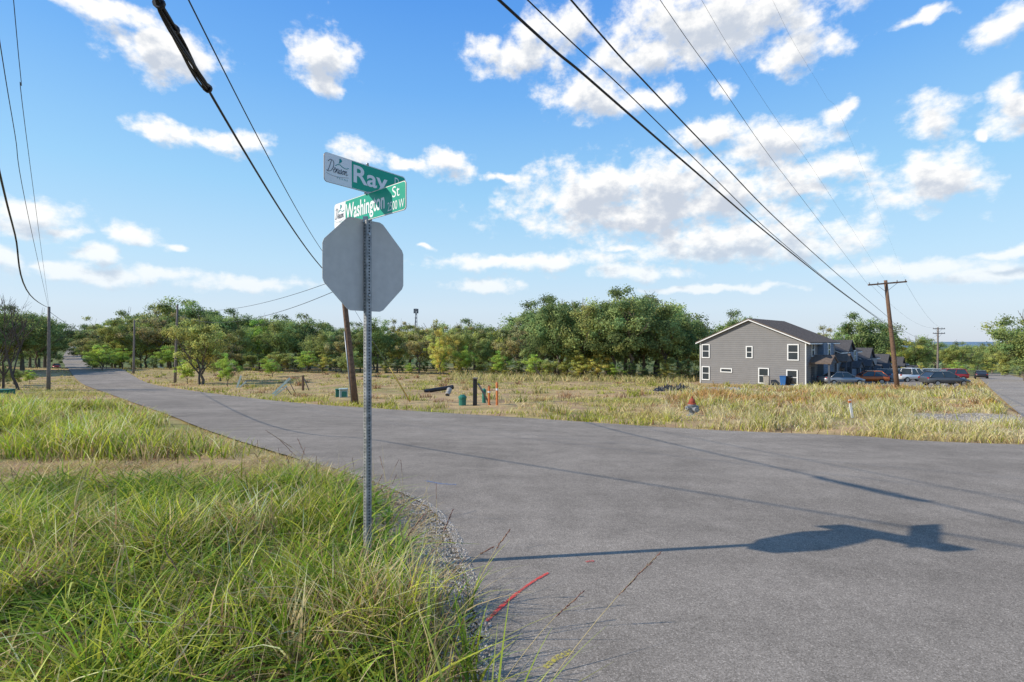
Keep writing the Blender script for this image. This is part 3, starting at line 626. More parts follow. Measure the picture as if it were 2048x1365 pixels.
near_=np.clip((3.9-y)/.5,0,1); mm_=m+near_*1.1
pr=np.clip((mm_-.6)/1.0,0,1)*np.clip((8.0-y)/1.6+cl,0,1)*np.clip(.62+cl*2.0+c3*1.4,.03,1)
k=(m>.0)&(x>-1.12*y-.6)&(rng.random(N)<pr); x,y,m,cl,mm_,ctone,ctype,chh,c3=[q[k] for q in (x,y,m,cl,mm_,ctone,ctype,chh,c3)]; n_=len(x)
h=(.08+.20*rng.random(n_)+.30*chh**1.8+.25*np.clip(cl+.1,0,1))*np.clip(.35+mm_/1.7,0,1)*np.clip(.4+(8.0-y)/3.0,.3,1)
ca=mixc(n_,[GR,YG,OL],[.45,.42,.13]); cb_=mixc(n_,[ST,(.62,.47,.24),YG,BR],[.45,.25,.1,.2])
dry=(ctype<(.30+.6*np.clip(-c3,0,.6)))[:,None]; Cc=np.where(dry,cb_,ca)*(1+.25*ctone[:,None]+.5*cl[:,None]).clip(.4,1.5)
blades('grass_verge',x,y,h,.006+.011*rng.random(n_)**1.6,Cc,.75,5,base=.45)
N=9000; y=rng.uniform(1.7,6.8,N); x=rng.uniform(-6.5,.5,N); m=mL(x,y); c3=fbm(x,y,1.3,88); k=(m>.05)&(x>-1.1*y-.4)&((m>.9)|(y<3.6))&(rng.random(N)<np.clip(.5+c3*2.2,.03,1)); x,y=x[k],y[k]; n_=len(x)
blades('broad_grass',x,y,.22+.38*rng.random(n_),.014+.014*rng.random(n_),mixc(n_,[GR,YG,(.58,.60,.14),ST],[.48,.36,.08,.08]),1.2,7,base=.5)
x,y,ci=clumped(420,34,(-6.5,.3),(1.9,7.2),.07); m=mL(x,y); k=(m>.5)&(x>-1.1*y-.3); x,y,ci=x[k],y[k],ci[k]; n_=len(x)
blades('leafy_weeds',x,y,.08+.28*rng.random(n_),.022+.02*rng.random(n_),mixc(n_,[(.15,.28,.03),(.26,.38,.05),(.38,.42,.07)],[.45,.35,.2]),1.6,4,base=.7)
# tangled dead straw lying between the tufts
x,y,ci=clumped(1500,22,(-8,.4),(1.6,8.6),.10); m=mL(x,y); k=(m>.15)&(x>-1.12*y-.5); x,y=x[k],y[k]; n_=len(x)
blades('dead_straw',x,y,.06+.16*rng.random(n_),.005+.005*rng.random(n_),mixc(n_,[ST,(.55,.38,.2),BR],[.45,.35,.2]),2.2,3,base=.8)
N=150000; y=rng.uniform(1.5,14,N); x=rng.uniform(-14,1.4,N); m=mL(x,y); cl=fbm(x,y,.9,70)
pr=np.where(m<1.4,np.clip(m/.5,.05,.85),np.where(y>6,.9,.5))*np.clip(.65+cl,.1,1)*np.where((m<.85)&(y>3.5)&(y<6.3),.16,1)
k=(m>-.03)&(x>-1.12*y-.6)&(rng.random(N)<pr); x,y,cl=x[k],y[k],cl[k]; n_=len(x)
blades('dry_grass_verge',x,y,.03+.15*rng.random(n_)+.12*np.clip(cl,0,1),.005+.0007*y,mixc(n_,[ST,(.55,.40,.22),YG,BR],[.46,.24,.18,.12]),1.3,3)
nC=7000; x,y,ci=clumped(nC,14,(-26,-1),(7.7,23),.13); N=len(x); ctone=rng.normal(size=nC)[ci]; ctype=rng.random(nC)[ci]; m=mL(x,y); cl=fbm(x,y,.4,90)
pr=np.clip((m-.5)/1.6,0,1)*np.clip((y-7.9)/1.6+cl*1.2,0,1)*np.clip(.75+cl*1.8,.06,1)
k=(m>.3)&(x>-1.15*y)&(rng.random(N)<pr); x,y,m,cl,ctone,ctype=[q[k] for q in (x,y,m,cl,ctone,ctype)]; n_=len(x)
Cc=np.where((ctype<.34)[:,None],mixc(n_,[ST,BR],[.75,.25]),mixc(n_,[GR,YG,OL],[.3,.5,.2]))*(1+.25*ctone[:,None]+.5*cl[:,None]).clip(.4,1.5)
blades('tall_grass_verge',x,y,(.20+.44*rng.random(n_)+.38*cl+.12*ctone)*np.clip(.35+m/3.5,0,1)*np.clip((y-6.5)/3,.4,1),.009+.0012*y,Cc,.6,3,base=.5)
items=[P(*q) for q in ((968,808),(925,812),(950,812),(978,812),(994,812),(687,796),(676,795),(606,782),(545,790),(474,776),(878,786),(897,794),(1703,838),(1350,783),(822,806))]
def near_item(x,y,r=.55):
    o=np.zeros(np.shape(x),bool)
    for q in items: o|=(np.abs(x-q[0]*y/q[1])<r)&(y<q[1]+.1)&(y>q[1]-5)
    return o
N=250000; d=np.exp(rng.uniform(math.log(9),math.log(96),N)); u=rng.uniform(-1.2,1.15,N); x=u*d; y=d
l=mL(x,y); f=mF(x,y); s=sS(x,y); tt_=tS(x,y); cl=fbm(x,y,.16,120); c2=fbm(x,y,.7,130)
hyd=P(1384,836)
pav=((s>-.3)&(s<6.3)&(f>-1)&(tt_<160))|((s>PS0)&(s<PS1+.3)&(tt_>PT0-.4)&(tt_<PT1+1))|(gravel(x,y)&(rng.random(N)<.95))
hz=((np.abs(x-hyd[0]*y/hyd[1])<.45)&(y<hyd[1]+.1)&(y>hyd[1]-5))|near_item(x,y)
pav|=hz&(rng.random(N)<.5)
house_=(tt_>15)&(s>-29)&(s<-14)&(tt_>27)
ok=((f>.12)|((l>.2)&(y>18)))&~pav&~house_
tallr=(f>1.0)&(u>.3)&(y<60)
pr=np.where(tallr,np.clip(.8+c2*1.6,.25,1),np.clip(.42+c2*1.5+cl*.8,.05,1)); ok&=rng.random(N)<pr
x,y,u,f,cl,c2,tallr,l,d,s,hz=[q[ok] for q in (x,y,u,f,cl,c2,tallr,l,d,s,hz)]; n_=len(x)
h=(.05+.13*rng.random(n_)+.18*np.clip(cl+c2,0,1)); ht_=np.clip(.55+c2*1.4+cl,.2,1.3)
h=np.where(tallr,(.22+.48*rng.random(n_))*np.clip(.45+.25*f,0,1)*ht_,h)
h=np.where(hz,h*.45,h); h=np.where((x>10.5)&(y<17.5)&(f>0),h*.6,h)
band=(y>62)&(f>0)&(u>-.12)&(u<.37); h=np.where(band,.4+.8*rng.random(n_),h)
h=np.where((f>0)&(f<1.8)&(~tallr),.12+.22*rng.random(n_),h)
Cc=mixc(n_,[ST,YG,OL,BR],[.66,.10,.07,.17]); g_=np.clip(cl*2.2-.1,0,1)[:,None]; Cc=Cc*(1-g_*.55)+mixc(n_,[YG,OL,GR],[.5,.3,.2])*g_*.55
tc_=mixc(n_,[(.82,.70,.42),(.68,.52,.26),YG,OL],[.50,.27,.15,.08]); gp_=np.clip(c2*2.0-.1,0,1)[:,None]; tc_=tc_*(1-gp_*.4)+mixc(n_,[YG,OL],[.7,.3])*gp_*.4
redp=((fbm(x,y,.12,200)>.12)&(y>24))[:,None]; tc_=np.where(redp,tc_*np.array([.85,.62,.5]),tc_)
Cc=np.where(tallr[:,None],tc_,Cc); Cc=np.where(((f>0)&(f<2.2)&(u<.35))[:,None],mixc(n_,[YG,OL,ST],[.5,.25,.25]),Cc)
Cc=np.where(band[:,None],mixc(n_,[(.5,.46,.17),OL,ST],[.4,.2,.4]),Cc)
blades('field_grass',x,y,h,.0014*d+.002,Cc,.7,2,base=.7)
nC=520; dd_=np.exp(rng.uniform(math.log(15),math.log(85),nC)); uu_=rng.uniform(-.75,.95,nC); cx=uu_*dd_; cy=dd_; ci=np.repeat(np.arange(nC),26); x=cx[ci]+rng.normal(size=len(ci))*.22; y=cy[ci]+rng.normal(size=len(ci))*.22; f=mF(x,y); s=sS(x,y); tt_=tS(x,y)
k=(f>.5)&~((s>-.5)&(s<6.5))&~((s>PS0)&(s<PS1+.3)&(tt_>PT0-.4))&~((tt_>27)&(s>-29)&(s<-14))&~gravel(x,y)&~((np.abs(x-hyd[0]*y/hyd[1])<.6)&(y<hyd[1]+.1))&~near_item(x,y,.8); ctn=rng.random(nC)[ci]; hs_=(.25+.6*rng.random(nC)**2)[ci]; x,y,ctn,hs_=x[k],y[k],ctn[k],hs_[k]; n_=len(x)
Cc=np.where((ctn<.35)[:,None],mixc(n_,[YG,OL],[.5,.5]),np.where((ctn<.7)[:,None],mixc(n_,[BR,(.5,.3,.15)],[.5,.5]),mixc(n_,[ST],[1])))
blades('field_weeds',x,y,hs_*(.5+.5*rng.random(n_)),.0013*y+.006,Cc,.6,3,base=.6)
sb=B(); hb=B()
def stalk(base,tip,bow,seed=True,r=.0018,sz=1.0):
    a=Vector(base);c=Vector(tip); m_=(a+c)/2+Vector((0,0,bow)); pts=[a.lerp(m_,t).lerp(m_.lerp(c,t),t) for t in np.linspace(0,1,9)]
    sb.tube(pts,[r]*6+[r*.8,r*.6,r*.5],4,cap=False)
    if seed:
        L_=(pts[8]-pts[6])
        for i in range(30):
            p=pts[6]+L_*(i/30*1.02); dv=(L_.normalized()*1.6+Vector((random.uniform(-1,1),random.uniform(-1,1),random.uniform(-1,1)))*.5).normalized()*.018*sz
            hb.tube([p,p+dv*.5,p+dv],[.0008,.0022*sz,.0005],4,cap=False)
for (bx,by),(px_,py_,dt) in (((-.12,2.15),(1318,1108,2.35)),((-.2,2.4),(1165,1186,2.5)),((-.35,3.2),(1018,1062,3.2)),((-.62,3.3),(905,1022,3.4)),((-.5,3.6),(985,1095,3.6)),((-1.0,3.0),(848,1030,3.2)),((-1.6,2.8),(330,1100,2.9)),((-1.5,5.5),(533,862,5.6)),((-1.7,5.2),(560,880,5.4)),((-1.9,5.3),(596,880,5.6)),((-2.2,5.0),(610,895,5.8)),((-1.2,5.2),(760,915,5.6))):
    stalk((bx,by,gz(bx,by)),W(px_,dt,py_),.14,True,.0017,1.2)
for i in range(230):
    y_=random.uniform(2.2,7.5); x_=random.uniform(-1.05*y_,float(np.interp(y_,NY,NX))-.15); hh_=random.uniform(.3,.7); an=random.uniform(0,6.28)
    stalk((x_,y_,gz(x_,y_)),(x_+math.cos(an)*hh_*.4,y_+math.sin(an)*hh_*.4,gz(x_,y_)+hh_),.08,random.random()<.35,.0015,.8)
o=sb.obj('grass_stalks',M['stalk']); o['kind']='stuff'; o=hb.obj('grass_seed_heads',M['weave']); o['kind']='stuff'
bl=[(-.15,2.1,1240,1232,2.3),(-.12,2.0,1105,1255,2.2),(-.2,2.3,1200,1290,2.4),(-.1,2.0,1020,1190,2.3)]
V=[];Fq=[];Cq=[]
for bx,by,px_,py_,dt in bl:
    a=Vector((bx,by,gz(bx,by))); c=Vector(W(px_,dt,py_)); m_=(a+c)/2+Vector((0,0,.16))
    for i in range(13):
        t=i/12; p=a.lerp(m_,t).lerp(m_.lerp(c,t),t); w_=.006*(1-t**2)+.0006
        V+=[p+Vector((w_,0,w_*.6)),p-Vector((w_,0,w_*.6))]; Cq+=[(.36,.44,.06)]*2
        if i: k0=len(V); Fq.append((k0-4,k0-3,k0-1,k0-2))
npmesh('broad_grass',[v[:] for v in V],Fq,M['grass'],np.array(Cq),kind='stuff')
N=16000; y=rng.uniform(2.4,9,N); x=np.interp(y,NY,NX)-np.abs(rng.normal(size=N))*.42+.09; s_=.004+.010*rng.random(N)**2
x2=rng.uniform(13,22,3000); y2=rng.uniform(15.5,20.5,3000); k=gravel(x2,y2); x=np.r_[x,x2[k]]; y=np.r_[y,y2[k]]; s_=np.r_[s_,.012+.018*rng.random(k.sum())]; N=len(x)
oct_=np.array([(1,0,0),(-1,0,0),(0,1,0),(0,-1,0),(0,0,1),(0,0,-1)],float); V=oct_[None]*(s_[:,None,None]*(.6+.8*rng.random((N,6,1))))*np.array([1,1,.7]); V+=np.stack([x,y,g(x,y)+.012+.004*(mL(x,y)<0)*3],1)[:,None]
tf_=np.array([(0,2,4),(2,1,4),(1,3,4),(3,0,4),(2,0,5),(1,2,5),(3,1,5),(0,3,5)]); F=(tf_[None]+np.arange(N)[:,None,None]*6).reshape(-1,3)
cc=(.20+.38*rng.random((N,1)))*np.array([1,.89,.77]); npmesh('gravel',V.reshape(-1,3),F,M['stone'],np.repeat(cc,6,0),kind='stuff')

# ---------------------------------------------------------------- houses
def window(par,face,c,z,w,h,Wd,bar=True):
    R=0 if face=='gable' else math.pi/2; loc=(c,-.03,z) if face=='gable' else (Wd+.03,c,z)
    g_=B(); g_.box((0,0,0),(w,.02,h)); o=g_.obj('window',M['glass'],par,loc,R)
    f=B(); t=.11
    for s in (-1,1): f.box((s*(w/2+t/2),-.02,0),(t,.07,h+2*t)); f.box((0,-.022,s*(h/2+t/2)),(w,.075,t))
    if bar: f.box((0,-.018,0),(w,.03,.07))
    f.obj('frame',M['trim'],o); return o
def house(loc,rot,Wd,L,eave,ridge,wall,label,gwin,crossg=False,fwall=None):
    rm=M['roofdark'] if crossg else M['roof']
    t=thing('house',label,'house',loc,rot,'row of grey town houses'); b=B(); b.prism([(0,-.6),(Wd,-.6),(Wd,eave),(Wd/2,ridge),(0,eave)],0,L); b.obj('wall',wall,t)
    r=B(); ov=.45; sl=(ridge-eave)/(Wd/2); th=.2
    r.prism([(-ov,eave-sl*ov+.02),(Wd/2,ridge+.02),(Wd+ov,eave-sl*ov+.02),(Wd+ov,eave-sl*ov+.02+th),(Wd/2,ridge+.02+th*1.1),(-ov,eave-sl*ov+.02+th)],-.35,L+.35); ro=r.obj('roof',rm,t)
    tr=B(); tr.prism([(-ov,eave-sl*ov-.02),(Wd/2,ridge-.02),(Wd+ov,eave-sl*ov-.02),(Wd+ov,eave-sl*ov+.09),(Wd/2,ridge+.09),(-ov,eave-sl*ov+.09)],-.38,-.34)
    for xx_ in (.04,Wd-.04): tr.box((xx_,-.02,(eave-.6)/2),(.1,.08,eave+.6))
    tr.box((Wd+ov+.02,L/2,eave-sl*ov+.05),(.05,L+.7,.12)); tr.obj('trim',M['trim'],ro)
    for (c,z,w,h) in gwin: window(t,'gable',c,z,w,h,Wd,h>.6)
    if fwall:
        q=B(); q.box((Wd+.3,L*.55,eave/2-.2),(.6,L*.36,eave+.2)); q.obj('front_bay',fwall,t)
    for c in (.2,.8): window(t,'front',L*c,4.0 if eave>4.5 else 2.6,.9,1.3,Wd)
    window(t,'front',L*.55,4.0 if eave>4.5 else 2.6,.9,1.3,Wd+(.6 if fwall else 0))
    for c in (.2,.8):
        p=B(); y0=L*c
        p.prism([(y0-1.6,2.5),(y0,3.3),(y0+1.6,2.5),(y0+1.6,2.65),(y0,3.48),(y0-1.6,2.65)],0,2.0)
        p.v=[(Wd+2.2-yy,xx_,zz_) for xx_,yy,zz_ in p.v]
        p.add([(Wd+2.1,y0-1.45,2.55),(Wd+2.1,y0+1.45,2.55),(Wd+2.1,y0,3.25)],[(0,1,2)],1)
        pr_=p.obj('porch',[rm,M['side_dark']],t)
        for s in (-1,1):
            q=B(); q.box((Wd+1.95,y0+s*1.35,1.0),(.18,.18,3.1)); q.obj('porch_post',M['side_dark'],pr_)
        q=B(); q.box((Wd+.04,y0,1.05),(.07,1.0,2.1)); dd_=q.obj('door',M['side_dark'],t); q=B(); q.box((Wd+.1,y0-.38,1.05),(.05,.05,.15)); q.obj('handle',M['rim'],dd_)
    if crossg:
        y0=L*.5
        q=B(); q.prism([(y0-2,eave),(y0,eave+1.3),(y0+2,eave)],0,Wd*.45); q.v=[(Wd+.25-yy,xx_,zz_) for xx_,yy,zz_ in q.v]; q.obj('dormer_wall',M['side_dark'],t)
        q=B(); q.prism([(y0-2.4,eave-.3),(y0,eave+1.35),(y0+2.4,eave-.3),(y0+2.4,eave-.1),(y0,eave+1.57),(y0-2.4,eave-.1)],0,Wd*.48); q.v=[(Wd+.5-yy,xx_,zz_) for xx_,yy,zz_ in q.v]; q.obj('dormer_roof',rm,t)
    return t
r45=-math.pi/4; Lc=np.array([23.7,64.5]); zb=gz(27,58)
house((Lc[0],Lc[1],zb),r45,12,12,4.85,7.45,M['side_grey'],'two storey grey house with white trimmed windows',
  [(.75,3.75,.8,1.5),(.75,1.0,.8,1.5),(6.0,3.7,.55,1.2),(10.7,3.75,.95,1.6),(10.6,.95,.95,1.5),(7.6,1.0,.95,1.6),(3.3,1.45,1.2,.3)],fwall=M['side_blue'])
for (o_,w_,l_,e_,r_,wl,fw,lb,dz) in ((13.5,10,11,4.6,6.7,'side_grey','side_blue','two storey town house with blue bay and gabled porches',-1.0),(26.5,9,11,4.3,6.3,'side_grey','side_tan','grey town house with dark cross gable roof',-1.9),(40,8.5,12,3.6,5.4,'side_tan','side_dark','smaller pale town house with dark gabled roof',-2.4),(55,8,12,3.6,5.2,'side_blue','side_dark','far blue grey town house at the row end',-3.2)):
    p=Lc+np.array([.7071,.7071])*o_+np.array([.7071,-.7071])*(12-w_)
    house((p[0],p[1],zb+dz),r45,w_,l_,e_,r_,M[wl],lb,[],crossg=True,fwall=M[fw])

# ---------------------------------------------------------------- cars
def car(px,d,yaw,col,label,kind='sedan',group='parked cars'):
    x,y,z=W(px,d); t=thing('parked_car' if group=='parked cars' else 'car',label,'car',(x,y,z+.05),yaw,group); pm=simple('car_paint',col,.25,.3,.03,2,spec=.6)
    if kind=='pickup': prof=[(-2.75,.5,1.0,.88),(-2.7,.42,1.15,.95),(-1.2,.38,1.15,.97),(-1.1,.38,1.15,.97),(.9,.38,1.15,.98),(2.2,.40,1.12,.95),(2.65,.45,1.0,.9),(2.75,.55,.85,.8)]; cabin=[(-1.0,1.15),(-.85,1.85),(.45,1.85),(1.15,1.15)]
    elif kind=='hatch': prof=[(-2.1,.5,.85,.7),(-2.0,.35,1.0,.82),(-1.3,.28,1.05,.88),(.8,.28,1.0,.89),(1.6,.3,.88,.85),(2.05,.36,.72,.76),(2.15,.45,.6,.66)]; cabin=[(-1.95,1.0),(-1.35,1.5),(.1,1.55),(1.0,.98)]
    elif kind=='suv': prof=[(-2.3,.5,1.0,.8),(-2.2,.4,1.15,.9),(-1.3,.33,1.15,.94),(1.0,.33,1.12,.94),(1.9,.36,1.02,.9),(2.3,.45,.8,.8)]; cabin=[(-2.15,1.12),(-1.9,1.75),(.3,1.78),(1.1,1.1)]
    else: prof=[(-2.35,.5,.85,.74),(-2.2,.34,.98,.84),(-1.4,.27,1.0,.89),(.9,.27,.97,.9),(1.8,.3,.85,.86),(2.25,.36,.7,.77),(2.35,.45,.58,.66)]; cabin=[(-1.75,.98),(-1.0,1.42),(.3,1.44),(1.15,.95)]
    b=B(); n=12; vs=[]
    for (xx_,zb_,zt,hw_) in prof:
        for k in range(n):
            a=2*math.pi*(k+.5)/n; ca,sa=math.cos(a),math.sin(a); e=.55
            vs.append((xx_,hw_*math.copysign(abs(ca)**e,ca),(zb_+zt)/2+(zt-zb_)/2*math.copysign(abs(sa)**e,sa)))
    fs=[(i*n+k,i*n+(k+1)%n,(i+1)*n+(k+1)%n,(i+1)*n+k) for i in range(len(prof)-1) for k in range(n)]
    b.add(vs,fs+[tuple(range(n)),tuple(range(len(vs)-n,len(vs)))],0,True); b.obj('body',pm,t)
    (x0,z0),(x1,z1),(x2,z2),(x3,z3)=cabin; hwb=.78 if kind!='pickup' else .86; hwt=hwb-.17
    q=B(); vs=[(x0,-hwb,z0-.05),(x3,-hwb,z3-.05),(x3,hwb,z3-.05),(x0,hwb,z0-.05),(x1,-hwt,z1),(x2,-hwt,z2),(x2,hwt,z2),(x1,hwt,z1)]
    q.add(vs,[(0,1,5,4),(1,2,6,5),(2,3,7,6),(3,0,4,7),(4,5,6,7)]); q.obj('windows',M['glass'],t)
    q=B(); q.box(((x1+x2)/2,0,(z1+z2)/2+.02),(x2-x1+.16,2*hwt+.06,.07),bev=.03)
    for s in (-1,1):
        for a,c in (((x0,hwb,z0-.02),(x1,hwt,z1)),((x3,hwb,z3-.02),(x2,hwt,z2)),(((x0+x3)/2,hwb+.005,z0-.02),((x1+x2)/2,hwt+.01,z1))): q.tube([(a[0],s*a[1],a[2]),(c[0],s*c[1],c[2])],.035,5)
    q.obj('roof',pm,t)
    if kind=='pickup':
        q=B(); q.box((-1.9,0,1.14),(1.5,1.5,.05)); q.obj('cargo_bed',M['plastic'],t)
    wr=.33 if kind in('sedan','hatch') else .39; L0=prof[0][0]+.85; L1=prof[-1][0]-.85
    for xx_ in (L0,L1):
        for s in (-1,1):
            w_=B(); w_.lathe([(wr*.6,-.1),(wr*.95,-.11),(wr,-.07),(wr,.07),(wr*.95,.11),(wr*.6,.1)],20,(0,0,0),'y'); wo=w_.obj('wheel',M['tyre'],t,(xx_,s*(prof[3][3]-.1),wr))
            w_=B(); w_.lathe([(wr*.62,-.115),(wr*.5,-.12),(.06,-.09),(.06,.09),(wr*.5,.12),(wr*.62,.115)],10,(0,0,0),'y'); w_.obj('rim',M['rim'],wo)
    for s in (-1,1):
        q=B(); q.box((prof[-2][0]-.02,s*prof[-2][3]*.75,prof[-2][2]-.1),(.2,.3,.13),bev=.03); q.obj('headlight',M['lamp'],t)
        q=B(); q.box((prof[1][0]-.03,s*prof[1][3]*.8,prof[1][2]-.13),(.12,.25,.16),bev=.03); q.obj('taillight',M['tail'],t)
        q=B(); q.box((x3-.25,s*(hwb+.14),z3+.08),(.1,.2,.13),bev=.03); q.obj('wing_mirror',pm,t)
    return t
car(1682,57,math.radians(5),(.33,.34,.35),'silver sedan parked behind tall dry grass')
car(1735,63,math.radians(160),(.60,.14,.03),'orange hatchback parked beside a silver car','hatch')
car(1760,72,math.radians(140),(.03,.05,.10),'dark blue car parked before the town houses','suv')
car(1790,76,math.radians(150),(.35,.36,.38),'silver car parked before the town houses','suv')
car(1824,70,math.radians(12),(.7,.7,.7),'white pickup truck parked on the lot','pickup')
car(1888,54,math.radians(-4),(.10,.105,.11),'dark grey hatchback parked at the lot edge','hatch')
car(1896,76,math.radians(170),(.4,.03,.03),'red car parked behind a grey hatchback','suv')
car(1852,82,math.radians(150),(.5,.52,.55),'pale car parked on the lot','suv')
car(1962,92,math.radians(50),(.03,.03,.035),'dark car standing on the side road','sedan','cars on the road')
car(113,150,math.radians(-45),(.3,.05,.04),'dark red car beside the far street','sedan','cars on the road')
car(150,330,math.radians(-45),(.5,.5,.5),'pale car driving on the rising street','suv','cars on the road')

# ---------------------------------------------------------------- small things
def lean_board(px,py,px2,py2,w,label,mat='timber'):
    p=P(px,py); q=W(px2,p[1],py2); v=Vector(q)-Vector(p); t=thing('leaning_board',label,'board',p,0,'boards left in the field')
    a=B(); perp=Vector((v.z,0,-v.x)).normalized()*w/2; n_=Vector((0,1,0))*.03
    a.add([-perp-n_,perp-n_,v+perp-n_,v-perp-n_,-perp+n_,perp+n_,v+perp+n_,v-perp+n_],[(0,1,2,3),(7,6,5,4),(0,4,5,1),(1,5,6,2),(2,6,7,3),(3,7,4,0)]); a.obj('board',M[mat],t)
    s=B(); s.tube([v*.9,v*.9+Vector((v.x*.3,.4,-v.z*.9))],.03,5); s.obj('prop',M['polegrey'],t)
lean_board(545,790,580,757,.16,'pale green board propped on a stake in the field'); lean_board(548,793,574,772,.08,'narrow pale board propped in the field')
lean_board(474,776,482,752,.16,'pale board leaning in the grass'); lean_board(330,738,312,732,.14,'pale board lying by the street')
lean_board(478,776,492,764,.12,'pale board leaning in the grass')
def cyl_thing(name,label,cat,loc,prof,mat,n=14,group=None,top=None):
    t=thing(name,label,cat,loc,0,group); b=B(); b.lathe(prof,n); b.obj('casing',M[mat],t)
    if top: b=B(); b.lathe(top[0],n); b.obj('cap',M[top[1]],t)
    return t
p=P(606,782); t=thing('marker_post','dark wooden post with diagonal brace in the field','post',p); b=B(); b.box((0,0,.5),(.16,.16,1.5),bev=.02); b.obj('shaft',M['pole'],t); b=B(); b.tube([(.05,0,1.1),(.5,0,0)],.04,6); b.obj('brace',M['polegrey'],t)
p=P(950,812); t=thing('marker_post','charred black wooden post leaning beside utility markers','post',p); b=B(); b.box((0,0,.55),(.2,.2,1.5),bev=.03); b.obj('shaft',M['plastic'],t); b=B(); b.box((.02,-.02,1.34),(.24,.24,.08),bev=.02); b.obj('cap',M['polegrey'],t); b=B(); b.tube([(.15,0,1.1),(.75,.1,0)],.05,6); b.obj('brace',M['polegrey'],t)
for px_,py_,ht,lab in ((978,812,.85,'orange tubular utility marker in the grass'),(994,812,1.0,'orange tubular utility marker with white bands')):
    p=P(px_,py_); t=thing('utility_marker',lab,'marker post',p,0,'orange utility markers'); b=B(); b.lathe([(.06,-.1),(.06,ht),(.05,ht+.05)],10); b.obj('tube',M['orange'],t); b=B(); b.lathe([(.064,ht*.75),(.064,ht*.85)],10); b.obj('band',M['trim'],t); b=B(); b.lathe([(.03,ht),(.075,ht+.03),(.06,ht+.12),(.02,ht+.16)],10); b.obj('cap',M['orange'],t)
cyl_thing('utility_pedestal','teal green tubular utility pedestal in the grass','utility box',P(968,808),[(.1,-.1),(.1,.65),(.08,.72)],'ped',12,'green utility pedestals',([(.115,.6),(.115,.72),(.05,.8)],'ped'))
cyl_thing('utility_pedestal','squat dark green utility pedestal with domed lid','utility box',P(925,812),[(.18,-.1),(.18,.36)],'ped',12,'green utility pedestals',([(.21,.36),(.21,.44),(.1,.54)],'ped'))
def boxped(px,py,w,h,lab,mat='ped'):
    p=P(px,py); t=thing('transformer_box',lab,'utility box',p,.3,'green utility pedestals'); b=B(); b.box((0,0,h/2-.05),(w,w*.8,h),bev=.03); b.obj('cabinet',M[mat],t)
    b=B(); b.box((0,-.02,h),(w+.06,w*.8+.1,.09),bev=.03); b.obj('lid',M[mat],t); b=B(); b.box((w*.1,-w*.4-.02,h*.45),(w*.6,.03,h*.6)); b.obj('door',M['ped'],t)
boxped(687,796,.5,.55,'pale green utility cabinet beside the leaning pole','timber'); boxped(676,795,.3,.5,'dark green utility cabinet beside the leaning pole'); boxped(25,748,.9,.6,'dark green utility cabinet on the bank'); boxped(10,788,.9,.3,'low green utility cabinet in tall grass')
def pipe(px,py,L,r,yaw,lab,mat,pitch=0):
    p=P(px,py); t=thing('culvert_pipe',lab,'pipe',(p[0],p[1],p[2]+r*.9+abs(math.sin(pitch))*L/2),yaw,'pipes left in the field'); t.rotation_euler=(0,pitch,yaw); b=B(); b.lathe([(r*.82,-L/2+.3),(r*.82,-L/2),(r,-L/2),(r,L/2),(r*.82,L/2),(r*.82,L/2-.3)],20,(0,0,0),'x'); b.obj('barrel',M[mat],t); b=B(); b.lathe([(r,L/2-.19),(r*1.12,L/2-.18),(r*1.12,L/2-.02),(r,L/2-.01)],20,(0,0,0),'x'); b.obj('collar',M[mat],t)
pipe(878,786,2.2,.15,.35,'dark culvert pipe lying in the field','tarp',-.12); pipe(897,794,.6,.15,1.4,'short grey concrete pipe section tipped on end','conc',-.6)
p=P(1384,836); hy=thing('fire_hydrant','grey fire hydrant with rusty red bonnet in dry grass','fire hydrant',p,.35)
b=B(); b.lathe([(.16,-.1),(.16,.04),(.19,.05),(.19,.09),(.105,.1),(.105,.44),(.15,.45),(.15,.49)],18); b.obj('barrel',M['silver'],hy)
b=B(); b.lathe([(.15,.49),(.15,.53),(.115,.54),(.115,.60),(.085,.67),(.045,.70),(.03,.71),(.03,.77)],18); b.obj('bonnet',M['hred'],hy)
for a in (-1,1):
    b=B(); b.lathe([(.05,0),(.05,.08),(.08,.08),(.08,.16),(.03,.16),(.03,.2)] if a>0 else [(.03,-.2),(.03,-.16),(.08,-.16),(.08,-.08),(.05,-.08),(.05,0)],12,(a*.08,0,.36),'x'); b.obj('nozzle_cap',M['silver'],hy)
b=B(); b.lathe([(.03,-.3),(.03,-.27),(.1,-.27),(.1,-.19),(.07,-.19),(.07,-.08)],12,(0,0,.32),'y'); b.obj('nozzle_cap',M['silver'],hy)
p=P(1703,838); t=thing('marker_stake','short white survey stake in dry grass','stake',p); b=B(); b.box((0,0,.25),(.08,.03,.85),rot=Matrix.Rotation(-.15,3,'Y')); b.obj('stake',M['trim'],t); b=B(); b.box((-.07,-.003,.6),(.09,.04,.08),rot=Matrix.Rotation(-.15,3,'Y')); b.obj('painted_tip',M['orange'],t)
def heap(px,py,L,wd,ht,mat,name,label,cat,seed):
    p=P(px,py); nx_,ny_=40,14; V=[]
    for j in range(ny_):
        for i in range(nx_):
            a=i/(nx_-1)*2-1; c=j/(ny_-1)*2-1; e=max(0,1-a*a)*max(0,1-c*c); zz_=ht*e**.6*(.25+1.5*abs(mnoise.noise((i*.45+seed,j*.5,seed))))+.1*mnoise.noise((i*.9,j*1.3,seed)) if e>0 else -.12
            V.append((a*L/2,c*wd/2,zz_))
    F=[(j*nx_+i,j*nx_+i+1,(j+1)*nx_+i+1,(j+1)*nx_+i) for j in range(ny_-1) for i in range(nx_-1)]
    o=npmesh(name,V,F,M[mat]); o.location=p; tag(o,label,cat)
heap(1350,783,3.6,1.5,.6,'tarp','tarp_heap','crumpled heap of black plastic sheeting in the field','tarp',3)
